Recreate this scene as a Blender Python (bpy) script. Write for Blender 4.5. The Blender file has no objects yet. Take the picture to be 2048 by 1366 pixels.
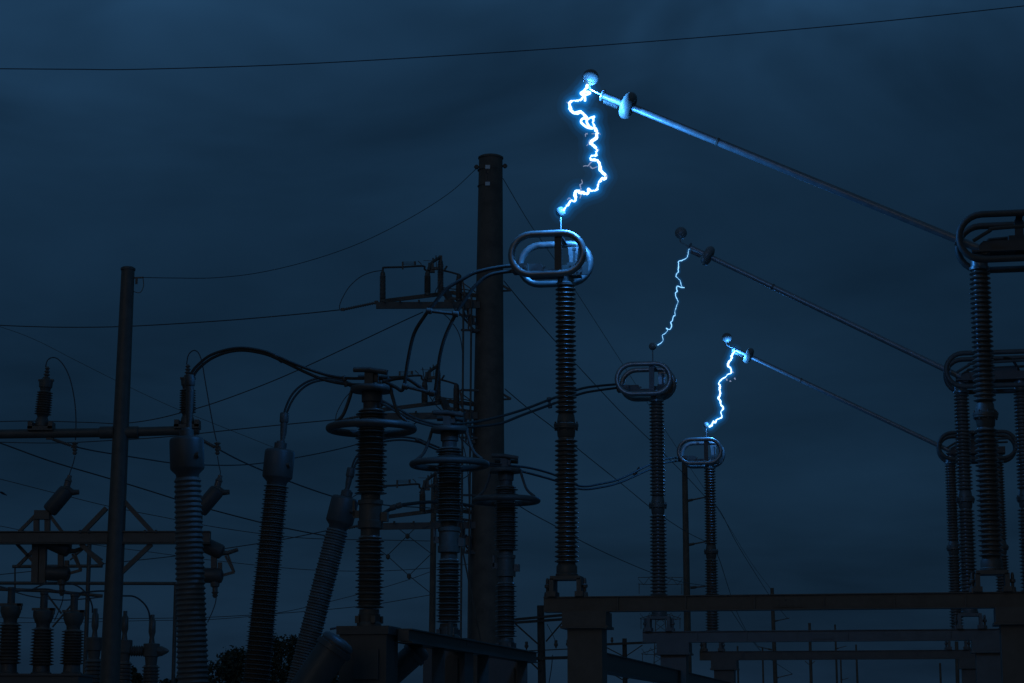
import bpy, math, random
from mathutils import Vector, Matrix
R = math.radians
rnd = random.Random(7)
sc = bpy.context.scene
col = sc.collection

# ------------------------------------------------------------------ camera
FPX, PITCH, EYE = 4210.385, 0.180466914, 1.6        # focal length in photo pixels, pitch, eye height
cam_d = bpy.data.cameras.new('camera'); cam = bpy.data.objects.new('camera', cam_d); col.objects.link(cam)
cam_d.sensor_width = 36.0; cam_d.lens = FPX / 2048 * 36.0
cam_d.clip_start = 0.1; cam_d.clip_end = 6000
cam.location = (0, 0, EYE); cam.rotation_euler = (math.pi / 2 + PITCH, 0, 0)
sc.camera = cam

# ------------------------------------------------------------------ world: overcast dusk
SUN_EL, SUN_AZ = R(2.0), R(200)                      # low, behind the camera, veiled by cloud
w = bpy.data.worlds.new('World'); sc.world = w; w.use_nodes = True
nt = w.node_tree; nt.nodes.clear()
def N(t, **k):
    n = nt.nodes.new(t)
    for a, b in k.items(): setattr(n, a, b)
    return n
L = nt.links.new
out = N('ShaderNodeOutputWorld'); bg = N('ShaderNodeBackground'); L(bg.outputs[0], out.inputs[0])
bg.inputs[1].default_value = 0.05
sky = N('ShaderNodeTexSky', sky_type='NISHITA', sun_disc=False)
sky.sun_elevation = SUN_EL; sky.sun_rotation = SUN_AZ; sky.air_density = 1.0; sky.dust_density = 0.3; sky.ozone_density = 4.0
tc = N('ShaderNodeTexCoord'); sx = N('ShaderNodeSeparateXYZ'); L(tc.outputs['Generated'], sx.inputs[0])
def M(op, a, b=None, c=None):
    n = N('ShaderNodeMath', operation=op)
    for i, v in enumerate((a, b, c)):
        if v is None: continue
        if isinstance(v, (int, float)): n.inputs[i].default_value = v
        else: L(v, n.inputs[i])
    return n.outputs[0]
zc = M('MAXIMUM', sx.outputs[2], 0.0)
den = M('ADD', zc, 0.20)
cx = N('ShaderNodeCombineXYZ'); L(M('DIVIDE', sx.outputs[0], den), cx.inputs[0]); L(M('DIVIDE', sx.outputs[1], den), cx.inputs[1])
def noise(scale, detail, rough, off, dist=0.0):
    mp = N('ShaderNodeMapping'); mp.inputs['Location'].default_value = off; L(cx.outputs[0], mp.inputs[0])
    n = N('ShaderNodeTexNoise'); n.inputs['Scale'].default_value = scale; n.inputs['Detail'].default_value = detail
    n.inputs['Roughness'].default_value = rough; n.inputs['Distortion'].default_value = dist
    L(mp.outputs[0], n.inputs['Vector']); return n.outputs[0]
n1 = noise(1.1, 5, 0.55, (8.68, 8.37, 0), 0.3)
n2 = noise(2.6, 4, 0.5, (2.77, 2.08, 0), 0.5)
# clouded dome: brighter overhead than at the horizon (overcast luminance law), soft cloud structure
dome = M('MULTIPLY_ADD', zc, 0.6, 1.0)
cl = M('ADD', M('MULTIPLY', M('SUBTRACT', n1, 0.5), 1.5), M('MULTIPLY', M('SUBTRACT', n2, 0.5), 0.6))
clf = M('MAXIMUM', M('ADD', cl, 1.0), 0.35)
brk = N('ShaderNodeMapRange', interpolation_type='SMOOTHSTEP'); brk.inputs[1].default_value = 0.22; brk.inputs[2].default_value = 0.42
L(zc, brk.inputs[0])                                 # the deck thins out overhead and lets more light through
thin = M('MULTIPLY_ADD', brk.outputs[0], M('MULTIPLY_ADD', n2, 7.0, -2.6), 1.0)
fac = M('MULTIPLY', M('MULTIPLY', dome, clf), M('MAXIMUM', thin, 0.9))
mixs = N('ShaderNodeMix', data_type='RGBA', blend_type='MIX'); mixs.inputs[0].default_value = 0.96
L(sky.outputs[0], mixs.inputs[6]); mixs.inputs[7].default_value = (0.099, 0.350, 0.765, 1)   # blue-grey cloud layer over the clear sky
sc_ = N('ShaderNodeVectorMath', operation='SCALE'); L(mixs.outputs[2], sc_.inputs[0]); L(fac, sc_.inputs['Scale'])
L(sc_.outputs[0], bg.inputs[0])

# ------------------------------------------------------------------ sun (after-glow through the overcast)
sd = bpy.data.lights.new('sun', 'SUN'); so = bpy.data.objects.new('sun', sd); col.objects.link(so)
sd.energy = 0.052; sd.angle = R(30); sd.color = (1.0, 0.93, 0.84)
sun_dir = Vector((math.sin(SUN_AZ) * math.cos(R(18)), math.cos(SUN_AZ) * math.cos(R(18)), math.sin(R(18))))
so.rotation_euler = sun_dir.to_track_quat('Z', 'Y').to_euler()
sc.view_settings.view_transform = 'Standard'; sc.view_settings.look = 'None'
sc.cycles.transparent_max_bounces = 64; sc.cycles.volume_bounces = 0; sc.cycles.use_denoising = True; sc.cycles.use_light_tree = False
sc.view_settings.exposure = 0.0; sc.view_settings.gamma = 1.0; sc.view_settings.use_curve_mapping = False

# ------------------------------------------------------------------ pixel -> place
cp, sp = math.cos(PITCH), math.sin(PITCH)
def ray(x, y):
    a = (x - 1024) / FPX; b = (683 - y) / FPX
    return Vector((a, cp - b * sp, sp + b * cp))
def at(x, y, Y):                                      # point of the pixel's ray at ground distance Y
    r = ray(x, y); return Vector((0, 0, EYE)) + r * (Y / r.y)
def ppm(Y): return FPX / Y * 0.985                    # photo pixels per metre at distance Y (roughly)
# the row of three isolators: direction of the row (v) and of the switches (u)
ROW0 = Vector((0.6519, 25.111, 0)); ROWV = Vector((1.73894, 9.31082, 0)); VV = ROWV.normalized(); UU = Vector((VV.y, -VV.x, 0))
ANG = math.atan2(UU.y, UU.x)
def atplane(x, y, k, off=0.0):                        # pixel -> point in the vertical plane of isolator k
    O = ROW0 + ROWV * k + VV * off; r = ray(x, y)
    return Vector((0, 0, EYE)) + r * (O.dot(VV) / (r.x * VV.x + r.y * VV.y))

# ------------------------------------------------------------------ materials
MATS = {}
def mat(name, base, rough=0.5, metal=0.0, var=0.25, scale=6.0, bump=0.0, bscale=40.0, tint=None, spec=0.5):
    m = bpy.data.materials.new(name); m.use_nodes = True; t = m.node_tree; b = t.nodes['Principled BSDF']
    b.inputs['Roughness'].default_value = rough; b.inputs['Metallic'].default_value = metal
    b.inputs['Specular IOR Level'].default_value = spec
    tcn = t.nodes.new('ShaderNodeTexCoord')
    nz = t.nodes.new('ShaderNodeTexNoise'); nz.inputs['Scale'].default_value = scale; nz.inputs['Detail'].default_value = 6; nz.inputs['Roughness'].default_value = 0.65
    t.links.new(tcn.outputs['Object'], nz.inputs['Vector'])
    rp = t.nodes.new('ShaderNodeValToRGB'); rp.color_ramp.elements[0].position = 0.3; rp.color_ramp.elements[1].position = 0.72
    lo = tint or tuple(c * (1 - var) for c in base); hi = tuple(min(1, c * (1 + var)) for c in base)
    rp.color_ramp.elements[0].color = (*lo, 1); rp.color_ramp.elements[1].color = (*hi, 1)
    t.links.new(nz.outputs[0], rp.inputs[0]); t.links.new(rp.outputs[0], b.inputs['Base Color'])
    mr = t.nodes.new('ShaderNodeMapRange'); mr.inputs['To Min'].default_value = max(0.05, rough - 0.12); mr.inputs['To Max'].default_value = min(1, rough + 0.12)
    t.links.new(nz.outputs[0], mr.inputs[0]); t.links.new(mr.outputs[0], b.inputs['Roughness'])
    if bump > 0:
        n2_ = t.nodes.new('ShaderNodeTexNoise'); n2_.inputs['Scale'].default_value = bscale; n2_.inputs['Detail'].default_value = 4
        t.links.new(tcn.outputs['Object'], n2_.inputs['Vector'])
        bp = t.nodes.new('ShaderNodeBump'); bp.inputs['Strength'].default_value = bump; bp.inputs['Distance'].default_value = 0.01
        t.links.new(n2_.outputs[0], bp.inputs['Height']); t.links.new(bp.outputs[0], b.inputs['Normal'])
    MATS[name] = m; return m
def emit(name, colr, s):
    m = bpy.data.materials.new(name); m.use_nodes = True; t = m.node_tree; t.nodes.clear()
    o = t.nodes.new('ShaderNodeOutputMaterial'); e = t.nodes.new('ShaderNodeEmission')
    e.inputs[0].default_value = (*colr, 1); e.inputs[1].default_value = s; t.links.new(e.outputs[0], o.inputs[0]); m.cycles.emission_sampling = 'NONE'; return m
def glowmat(name, colr, s):                            # stand-in for bloom round an arc: pure volume emission
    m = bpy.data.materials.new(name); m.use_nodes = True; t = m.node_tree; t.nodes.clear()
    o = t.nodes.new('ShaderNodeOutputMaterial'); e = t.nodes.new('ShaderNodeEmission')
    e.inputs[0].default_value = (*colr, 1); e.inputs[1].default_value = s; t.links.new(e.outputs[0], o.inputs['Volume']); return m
steel = mat('galvanised_steel', (0.110, 0.084, 0.062), 0.55, 0.25, 0.25, 5, 0.05)
alu = mat('weathered_aluminium', (0.24, 0.225, 0.205), 0.40, 0.6, 0.25, 7, 0.08, 60)
alud = mat('shaded_cast_aluminium', (0.085, 0.066, 0.050), 0.6, 0.15, 0.2, 7, 0.03, 60)  # aluminium with shade put into its colour, so parts off the arc look unlit
bladem = mat('brushed_blade_aluminium', (0.205, 0.196, 0.184), 0.40, 0.35, 0.2, 9, 0.06, 90)
ballm = mat('bronzed_ball', (0.16, 0.135, 0.112), 0.45, 0.1, 0.08, 14)
porc = mat('brown_glazed_porcelain', (0.130, 0.092, 0.066), 0.33, 0.0, 0.3, 4)
porcg = mat('grey_glazed_porcelain', (0.125, 0.094, 0.070), 0.35, 0.0, 0.2, 4)
poly = mat('grey_silicone_rubber', (0.115, 0.088, 0.066), 0.6, 0.0, 0.2, 5)
paint = mat('grey_enamel_paint', (0.070, 0.054, 0.041), 0.5, 0.0, 0.15, 3, 0.04)
darkp = mat('dark_grey_paint', (0.06, 0.05, 0.04), 0.5, 0.0, 0.3, 4)
weath = mat('weathering_steel', (0.120, 0.088, 0.062), 0.7, 0.1, 0.35, 2.5, 0.1, 30)
wood = mat('creosoted_wood', (0.075, 0.055, 0.040), 0.85, 0.0, 0.4, 5, 0.3, 25)
cond = mat('aged_conductor', (0.07, 0.07, 0.07), 0.6, 0.2, 0.2, 9)
cable = mat('bundled_aluminium_conductor', (0.050, 0.041, 0.032), 0.72, 0.0, 0.2, 9, 0.1, 120, spec=0.25)
plate = mat('white_enamel_plate', (0.62, 0.62, 0.60), 0.5, 0, 0.1, 8)
black = mat('black_lettering', (0.02, 0.02, 0.02), 0.6, 0, 0.1, 8)
gravel = mat('substation_gravel', (0.26, 0.25, 0.23), 0.95, 0, 0.4, 9, 0.6, 30)
conc = mat('concrete', (0.33, 0.32, 0.30), 0.9, 0, 0.2, 4, 0.2)
leafm = mat('foliage', (0.035, 0.042, 0.020), 0.7, 0, 0.4, 1.5)
barkm = mat('bark', (0.10, 0.08, 0.06), 0.9, 0, 0.3, 6, 0.3)
feather = mat('dark_feathers', (0.04, 0.04, 0.04), 0.8, 0, 0.2, 9)

# ------------------------------------------------------------------ mesh building
ROOTM = {}
def frame(axis):
    z = Vector(axis).normalized(); h = Vector((0, 0, 1)) if abs(z.z) < 0.9 else Vector((1, 0, 0))
    x = h.cross(z).normalized(); return x, z.cross(x), z
class MB:
    def __init__(s): s.v = []; s.f = []; s.s = []
    def add(s, vs, fs, smooth):
        o = len(s.v); s.v += [Vector(v) for v in vs]; s.f += [[i + o for i in f] for f in fs]; s.s += [smooth] * len(fs); return s
    def box(s, c, d, rot=None, bev=0.0):
        c = Vector(c); hx, hy, hz = d[0] / 2, d[1] / 2, d[2] / 2
        vs = [Vector((x * hx, y * hy, z * hz)) for z in (-1, 1) for y in (-1, 1) for x in (-1, 1)]
        if rot is not None: vs = [rot @ v for v in vs]
        return s.add([v + c for v in vs], [[0, 2, 3, 1], [4, 5, 7, 6], [0, 1, 5, 4], [2, 6, 7, 3], [0, 4, 6, 2], [1, 3, 7, 5]], False)
    def bar(s, a, b, wd, ht, up=(0, 0, 1)):            # rectangular bar from a to b
        a, b = Vector(a), Vector(b); z = (b - a).normalized(); u = Vector(up)
        if abs(z.dot(u)) > 0.98: u = Vector((0, 1, 0))
        x = u.cross(z).normalized(); y = z.cross(x)
        rot = Matrix((x, y, z)).transposed(); return s.box((a + b) / 2, (wd, ht, (b - a).length), rot)
    def tube(s, pts, r, seg=10, cap=True, closed=False):
        pts = [Vector(p) for p in pts]; n = len(pts); rs = r if isinstance(r, (list, tuple)) else [r] * n
        tang = []
        for i in range(n):
            if closed: t = pts[(i + 1) % n] - pts[i - 1]
            else: t = pts[min(i + 1, n - 1)] - pts[max(i - 1, 0)]
            tang.append(t.normalized() if t.length > 1e-9 else Vector((0, 0, 1)))
        x, y, _ = frame(tang[0]); vs = []
        for i in range(n):
            t = tang[i]; x = (x - t * x.dot(t)); x = x.normalized() if x.length > 1e-6 else frame(t)[0]; y = t.cross(x)
            for k in range(seg):
                a = 2 * math.pi * k / seg; vs.append(pts[i] + (x * math.cos(a) + y * math.sin(a)) * rs[i])
        fs = []; m = n if closed else n - 1
        for i in range(m):
            j = (i + 1) % n
            for k in range(seg):
                l = (k + 1) % seg; fs.append([i * seg + k, i * seg + l, j * seg + l, j * seg + k])
        s.add(vs, fs, True)
        if cap and not closed:
            o = len(s.v) - len(vs); s.f += [[o + k for k in reversed(range(seg))], [o + (n - 1) * seg + k for k in range(seg)]]; s.s += [False, False]
        return s
    def lathe(s, prof, base=(0, 0, 0), axis=(0, 0, 1), seg=20):
        x, y, z = frame(axis); base = Vector(base); vs = []; fs = []
        for r, h in prof:
            for k in range(seg):
                a = 2 * math.pi * k / seg; vs.append(base + z * h + (x * math.cos(a) + y * math.sin(a)) * max(r, 1e-4))
        for i in range(len(prof) - 1):
            for k in range(seg):
                l = (k + 1) % seg; fs.append([i * seg + k, i * seg + l, (i + 1) * seg + l, (i + 1) * seg + k])
        fs.append([k for k in reversed(range(seg))]); fs.append([(len(prof) - 1) * seg + k for k in range(seg)])
        return s.add(vs, fs, True)
    def cyl(s, a, b, r, seg=14, r2=None):
        a, b = Vector(a), Vector(b); h = (b - a).length; r2 = r if r2 is None else r2
        return s.lathe([(r, 0), (r2, h)], a, b - a, seg)
    def sphere(s, c, r, seg=20, squash=1.0):
        return s.lathe([(r * math.sin(math.pi * i / 12), -r * squash * math.cos(math.pi * i / 12)) for i in range(13)], c, (0, 0, 1), seg)
    def torus(s, c, axis, Rm, r, seg=40, sg=12):
        x, y, z = frame(axis); c = Vector(c)
        return s.tube([c + (x * math.cos(2 * math.pi * i / seg) + y * math.sin(2 * math.pi * i / seg)) * Rm for i in range(seg)], r, sg, closed=True)
    def build(s, name, m, parent=None, world=False, angle=40):
        me = bpy.data.meshes.new(name); vs = s.v
        if parent is not None and world:
            inv = ROOTM[parent.name].inverted(); vs = [inv @ v for v in vs]
        me.from_pydata([tuple(v) for v in vs], [], s.f); me.polygons.foreach_set('use_smooth', s.s); me.update()
        try: me.set_sharp_from_angle(angle=R(angle))
        except Exception: pass
        me.materials.append(m); o = bpy.data.objects.new(name, me); col.objects.link(o)
        if parent is not None: o.parent = parent; ROOTM[o.name] = ROOTM.get(parent.name, Matrix())
        else: ROOTM[o.name] = Matrix()
        return o
def tag(o, label=None, cat=None, group=None, kind=None):
    if label: o['label'] = label
    if cat: o['category'] = cat
    if group: o['group'] = group
    if kind: o['kind'] = kind
    return o
def thing(name, label, cat, loc=(0, 0, 0), rz=0.0, group=None):
    o = bpy.data.objects.new(name, None); col.objects.link(o); o.empty_display_size = 0.2
    o.location = loc; o.rotation_euler = (0, 0, rz); ROOTM[o.name] = Matrix.Translation(Vector(loc)) @ Matrix.Rotation(rz, 4, 'Z')
    return tag(o, label, cat, group)
def copy_tree(o, parent=None):
    c = o.copy(); col.objects.link(c); c.parent = parent
    for ch in list(o.children): copy_tree(ch, c)
    return c
def smooth(pts, n=8):
    P = [Vector(p) for p in pts]; P = [P[0] * 2 - P[1]] + P + [P[-1] * 2 - P[-2]]; o = []
    for i in range(1, len(P) - 2):
        a, b, c, d = P[i - 1:i + 3]
        for k in range(n):
            t = k / n; o.append(0.5 * ((2 * b) + (c - a) * t + (2 * a - 5 * b + 4 * c - d) * t * t + (3 * b - a - 3 * c + d) * t ** 3))
    o.append(P[-2]); return o
def pxpath(px, Y0, Y1=None):                            # photo pixels, distance running from Y0 to Y1 along x
    Y1 = Y0 if Y1 is None else Y1; n = len(px); ln = [0]
    for i in range(1, n): ln.append(ln[-1] + math.dist(px[i], px[i - 1]))
    return [at(x, y, Y0 + (Y1 - Y0) * l / ln[-1]) for (x, y), l in zip(px, ln)]
def sheds(z0, z1, n, rc0, rc1, k=1.45, k2=None):        # ribbed profile; every other shed may be smaller
    p = []; h = (z1 - z0) / n
    for i in range(n):
        t0 = i / n; rc = rc0 + (rc1 - rc0) * t0; rs = rc * (k if (i % 2 == 0 or k2 is None) else k2); z = z0 + i * h
        p += [(rc, z), (rs * 0.985, z + 0.30 * h), (rs, z + 0.38 * h), (rs * 0.97, z + 0.47 * h), (rc * 1.02, z + 0.80 * h)]
    p.append((rc1, z1)); return p
WIRES = 'overhead wires'
def wire(name, label, px, Y0, Y1=None, d=0.02, m=None, cat='wire', seg=6, n=8, group=None):
    S_ = smooth(pxpath(px, Y0, Y1), n)
    if px[0][0] <= -15: S_ = [S_[0] + (S_[0] - S_[1]).normalized() * 45] + S_      # runs on to its next support, out of the picture
    if px[-1][0] >= 2060: S_ = S_ + [S_[-1] + (S_[-1] - S_[-2]).normalized() * 45]
    o = MB().tube(S_, d / 2, seg).build(name, m or cond)
    return tag(o, label, cat, group)

# ================================================================== ground
g = MB(); g.add([(-3000, -400, 0), (3000, -400, 0), (3000, 5000, 0), (-3000, 5000, 0)], [[0, 1, 2, 3]], False)
tag(g.build('ground', gravel), kind='structure')

# ================================================================== isolators (three vertical-break switches)
ZB = 3.10
def post_profile(z0, z1, n, rc): return sheds(z0, z1, n, rc, rc * 0.95, 1.46)
def insulator_stack(root, x):
    lo = MB().lathe(post_profile(3.50, 5.00, 26, 0.100), (x, 0, 0), seg=24).build('insulator', porc, root)
    up = MB().lathe(post_profile(5.30, 6.86, 27, 0.090), (x, 0, 0), seg=24).build('insulator', porc, root)
    fl = MB().lathe([(0.09, 5.0), (0.105, 5.02), (0.112, 5.10), (0.145, 5.115), (0.145, 5.14), (0.15, 5.142), (0.15, 5.17), (0.112, 5.185), (0.10, 5.28), (0.085, 5.30)], (x, 0, 0), seg=24).build('flange', steel, root)
    b = MB()
    for k in range(8):
        a = math.pi / 4 * k + 0.2; b.cyl((x + 0.13 * math.cos(a), 0.13 * math.sin(a), 5.09), (x + 0.13 * math.cos(a), 0.13 * math.sin(a), 5.20), 0.011, 6)
    b.build('bolts', steel, fl)
    bs = MB(); bs.lathe([(0.135, 3.345), (0.135, 3.37), (0.125, 3.38), (0.125, 3.46), (0.10, 3.50)], (x, 0, 0), seg=24); bs.build('base_flange', steel, root)
    y = MB(); y.box((x, 0, 3.32), (0.36, 0.30, 0.045))
    for sx_ in (-1, 1):
        y.box((x + sx_ * 0.165, 0, 3.235), (0.055, 0.30, 0.15)); y.box((x + sx_ * 0.165, 0, 3.13), (0.10, 0.30, 0.06))
    yk = y.build('yoke', steel, root)
    for sx_ in (-1, 1):
        MB().lathe([(0.04, ZB), (0.035, ZB + 0.05), (0.018, ZB + 0.06), (0.018, ZB + 0.10), (0.034, ZB + 0.11), (0.034, ZB + 0.14), (0.02, ZB + 0.15), (0.02, ZB + 0.19), (0.012, ZB + 0.22)], (x + sx_ * 0.225, -0.06, 0), seg=10).build('levelling_stud', steel, yk)
    MB().lathe([(0.085, 6.86), (0.12, 6.87), (0.12, 6.90), (0.10, 6.91), (0.10, 7.02), (0.11, 7.03), (0.11, 7.05)], (x, 0, 0), seg=24).build('cap', alu, root)
def racetrack(x0, x1, z0, z1, y, r, n=12):
    rad = (z1 - z0) / 2; zc_ = (z0 + z1) / 2; p = []
    for i in range(n + 1):
        a = -math.pi / 2 + math.pi * i / n; p.append((x1 - rad + rad * math.cos(a), y, zc_ + rad * math.sin(a)))
    for i in range(n + 1):
        a = math.pi / 2 + math.pi * i / n; p.append((x0 + rad + rad * math.cos(a), y, zc_ + rad * math.sin(a)))
    return MB().tube(p, r, 14, closed=True)
def make_isolator():
    rt = thing('isolator_switch', 'x', 'isolator', ROW0, ANG, 'isolator switches with raised blades')
    # steel support
    for x, yy in ((0.24, 0.0), (5.20, 0.0)):
        c = MB().box((x, yy, 1.36), (0.41, 0.41, 2.72)).build('support_column', steel, rt)
        MB().box((x, yy, 0.02), (0.62, 0.62, 0.04)).build('base_plate', steel, c)
        k = MB(); k.box((x, yy, 2.82), (0.52, 0.52, 0.19)); k.box((x, yy, 2.735), (0.56, 0.56, 0.03)); k.build('column_head', steel, c)
    bm = MB(); bm.box((3.06, 0, 3.01), (6.65, 0.012 + 0.16, 0.155)); bm.box((3.06, 0, 3.094), (6.65, 0.22, 0.012)); bm.box((3.06, 0, 2.926), (6.65, 0.22, 0.012)); bm.build('base_beam', steel, rt)
    for x in (0.0, 4.93, 5.87): insulator_stack(rt, x)
    for x in (0.62, 1.42, 2.22, 3.02, 3.82, 4.62):
        MB().box((x, -0.097, 3.01), (0.014, 0.024, 0.152)).build('stiffener', steel, rt)
    spl = MB().box((2.62, -0.091, 3.01), (0.34, 0.012, 0.12)).build('splice_plate', steel, rt)
    for x in (2.50, 2.58, 2.66, 2.74):
        for zz in (2.98, 3.04): MB().cyl((x, -0.097, zz), (x, -0.112, zz), 0.012, 6).build('bolt', steel, spl)
    # jaw end
    for yy in (-0.3, 0.3):
        racetrack(-0.615, 0.265, 6.965, 7.46, yy, 0.042).build('corona_ring', alu, rt)
    MB().box((-0.045, -0.27, 7.20), (0.085, 0.025, 0.50)).box((-0.045, 0.0, 7.455), (0.06, 0.57, 0.02)).box((-0.045, -0.13, 6.975), (0.085, 0.28, 0.03)).build('ring_post', darkp, rt)
    j = MB(); j.add([(-0.50, -.012, 7.00), (0.28, -.012, 7.00), (0.28, -.012, 7.16), (0.02, -.012, 7.16), (0.02, -.012, 7.13), (-0.10, -.012, 7.13), (-0.10, -.012, 7.09), (-0.26, -.012, 7.09), (-0.30, -.012, 7.16), (-0.50, -.012, 7.16),
           (-0.50, .012, 7.00), (0.28, .012, 7.00), (0.28, .012, 7.16), (0.02, .012, 7.16), (0.02, .012, 7.13), (-0.10, .012, 7.13), (-0.10, .012, 7.09), (-0.26, .012, 7.09), (-0.30, .012, 7.16), (-0.50, .012, 7.16)],
           [list(range(10)), list(range(19, 9, -1))] + [[(i + 1) % 10, i, i + 10, (i + 1) % 10 + 10] for i in range(10)], False)
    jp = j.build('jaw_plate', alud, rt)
    bl = MB()
    for i in range(5):
        for zz in (7.04, 7.12): bl.cyl((0.06 + i * 0.045 - (0.5 if i > 3 else 0), -0.03, zz), (0.06 + i * 0.045 - (0.5 if i > 3 else 0), 0.03, zz), 0.011, 6)
    bl.build('bolts', steel, jp)
    MB().box((-0.12, 0, 6.99), (0.62, 0.20, 0.02)).build('jaw_shelf', darkp, rt)
    for x in (0.10, 0.19):
        jc = MB().box((x, 0.05, 7.21), (0.022, 0.06, 0.24)).box((x, 0.05, 7.335), (0.038, 0.07, 0.03)).build('jaw_contact', darkp, rt)
        MB().box((x + 0.02, 0.10, 7.24), (0.018, 0.03, 0.10)).build('contact_finger', alu, jc)
    MB().add([(0.03, .2, 7.10), (0.10, .2, 7.10), (0.13, .2, 7.40), (0.0, .2, 7.40), (0.03, .22, 7.10), (0.10, .22, 7.10), (0.13, .22, 7.40), (0.0, .22, 7.40)],
             [[0, 1, 2, 3], [7, 6, 5, 4], [1, 0, 4, 5], [2, 1, 5, 6], [3, 2, 6, 7], [0, 3, 7, 4]], False).build('guide_plate', alu, rt)
    tp = MB().box((-0.55, 0, 7.10), (0.20, 0.22, 0.10)).build('terminal_clamp', darkp, rt)
    for yy in (-0.11, 0.11):
        for xx in (-0.60, -0.50): MB().lathe([(0.04, 0), (0.04, 0.03), (0.022, 0.03), (0.022, 0.05)], (xx, yy, 7.10), (0, 1 if yy > 0 else -1, 0), 12).build('clamp_boss', steel, tp)
    MB().cyl((-0.055, 0, 7.45), (-0.055, 0, 7.77), 0.010, 8).build('ball_rod', alu, rt)
    MB().sphere((-0.055, 0, 7.80), 0.064, 24).build('arcing_ball', ballm, rt)
    # hinge end
    for yy in (-0.3, 0.3):
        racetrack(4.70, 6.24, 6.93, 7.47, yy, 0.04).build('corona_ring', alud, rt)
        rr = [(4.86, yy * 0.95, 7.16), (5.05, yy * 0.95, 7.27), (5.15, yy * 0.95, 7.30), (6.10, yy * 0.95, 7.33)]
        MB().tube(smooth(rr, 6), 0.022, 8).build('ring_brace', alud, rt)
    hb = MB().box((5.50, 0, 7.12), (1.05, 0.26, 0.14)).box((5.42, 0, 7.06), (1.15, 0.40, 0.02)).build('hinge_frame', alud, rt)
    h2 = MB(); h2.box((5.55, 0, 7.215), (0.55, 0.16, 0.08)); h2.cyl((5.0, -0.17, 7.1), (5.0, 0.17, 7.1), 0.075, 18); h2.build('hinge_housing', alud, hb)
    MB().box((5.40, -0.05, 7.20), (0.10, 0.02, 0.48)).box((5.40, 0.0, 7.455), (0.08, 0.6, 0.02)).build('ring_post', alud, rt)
    MB().tube(smooth([(5.62, 0.05, 7.44), (5.75, 0.05, 7.40), (5.85, 0.05, 7.22), (5.86, 0.05, 7.08)], 6), 0.022, 8).build('flexible_lead', cable, rt)
    # blade, modelled along +x from its pivot
    bd = MB().tube([(0.0, 0, 0), (3.46, 0, 0)], 0.047, 18)
    b_ = bd.build('blade', bladem, rt)
    MB().tube([(3.46, 0, 0), (5.0, 0, 0)], 0.044, 18).build('outer_tube', bladem, b_)
    MB().lathe([(0.048, 0), (0.052, 0.004), (0.052, 0.03), (0.048, 0.034)], (3.44, 0, 0), (1, 0, 0), 18).build('joint_band', steel, b_)
    MB().lathe([(0.05, 0), (0.075, 0.01), (0.075, 0.07), (0.05, 0.08)], (0.28, 0, 0), (1, 0, 0), 18).build('clamp_collar', steel, b_)
    MB().torus((4.665, 0, 0), (1, 0, 0), 0.105, 0.068, 40, 18).build('corona_toroid', ballm, b_)
    for a in (R(60), R(180), R(300)):
        MB().cyl((4.665, 0.03 * math.cos(a), 0.03 * math.sin(a)), (4.665, 0.07 * math.cos(a), 0.07 * math.sin(a)), 0.010, 6).build('toroid_spoke', alu, b_)
    MB().lathe([(0.03, 0), (0.072, 0.012), (0.078, 0.022), (0.072, 0.032), (0.02, 0.045)], (4.99, 0, 0), (1, 0, 0), 20).build('tip_plate', bladem, b_)
    ck = MB(); ck.box((4.87, 0, -0.068), (0.20, 0.05, 0.012)); ck.box((4.87, 0, -0.050), (0.20, 0.03, 0.03))
    for i in range(9): ck.box((4.785 + i * 0.021, 0, -0.080), (0.011, 0.055, 0.018))
    ck.build('contact_rack', darkp, b_)
    MB().tube(smooth([(5.03, 0, 0), (5.15, 0, 0.005), (5.20, 0, 0.025), (5.235, 0, 0.10)], 5), 0.011, 8).build('ball_rod', alu, b_)
    MB().sphere((5.25, 0, 0.15), 0.102, 28).build('arcing_ball', ballm, b_)
    return rt, b_
iso, blade = make_isolator()
def blade_mat(th):
    X = Vector((-math.cos(th), 0, math.sin(th))); Z = Vector((math.sin(th), 0, math.cos(th))); Yv = Z.cross(X)
    return Matrix((X, Yv, Z)).transposed().to_euler()
LABI = ['isolator switch with brightly lit raised blade, under the thickest arc', 'isolator switch with unlit dark raised blade, under the thinnest arc',
        'isolator switch with blue-lit blade, its support beam lowest of the three']
isos = [iso, copy_tree(iso), copy_tree(iso)]
for k, (o, th) in enumerate(zip(isos, (25.5, 28.2, 27.4))):
    o.location = ROW0 + ROWV * k; o['label'] = LABI[k]
    b_ = [c for c in o.children if c.name.startswith('blade')][0]
    b_.location = (5.0, 0, 7.1); b_.rotation_euler = blade_mat(R(th))
# tie beams that join the isolator columns along the row
for k, nm in enumerate(['grey steel tie beam between the thick-arc and thin-arc isolator columns', 'grey steel tie beam between the thin-arc isolator and the lowest isolator']):
    a = ROW0 + UU * 0.24 + ROWV * k + VV * 0.22; b = ROW0 + UU * 0.24 + ROWV * (k + 1) - VV * 0.22
    t = MB(); t.bar(a + Vector((0, 0, 2.36)), b + Vector((0, 0, 2.36)), 0.17, 0.20); t.bar(a + Vector((0, 0, 2.466)), b + Vector((0, 0, 2.466)), 0.24, 0.012); t.bar(a + Vector((0, 0, 2.254)), b + Vector((0, 0, 2.254)), 0.24, 0.012)
    tag(t.build('tie_beam', steel), nm, 'beam', 'tie beams of the isolators')

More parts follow.
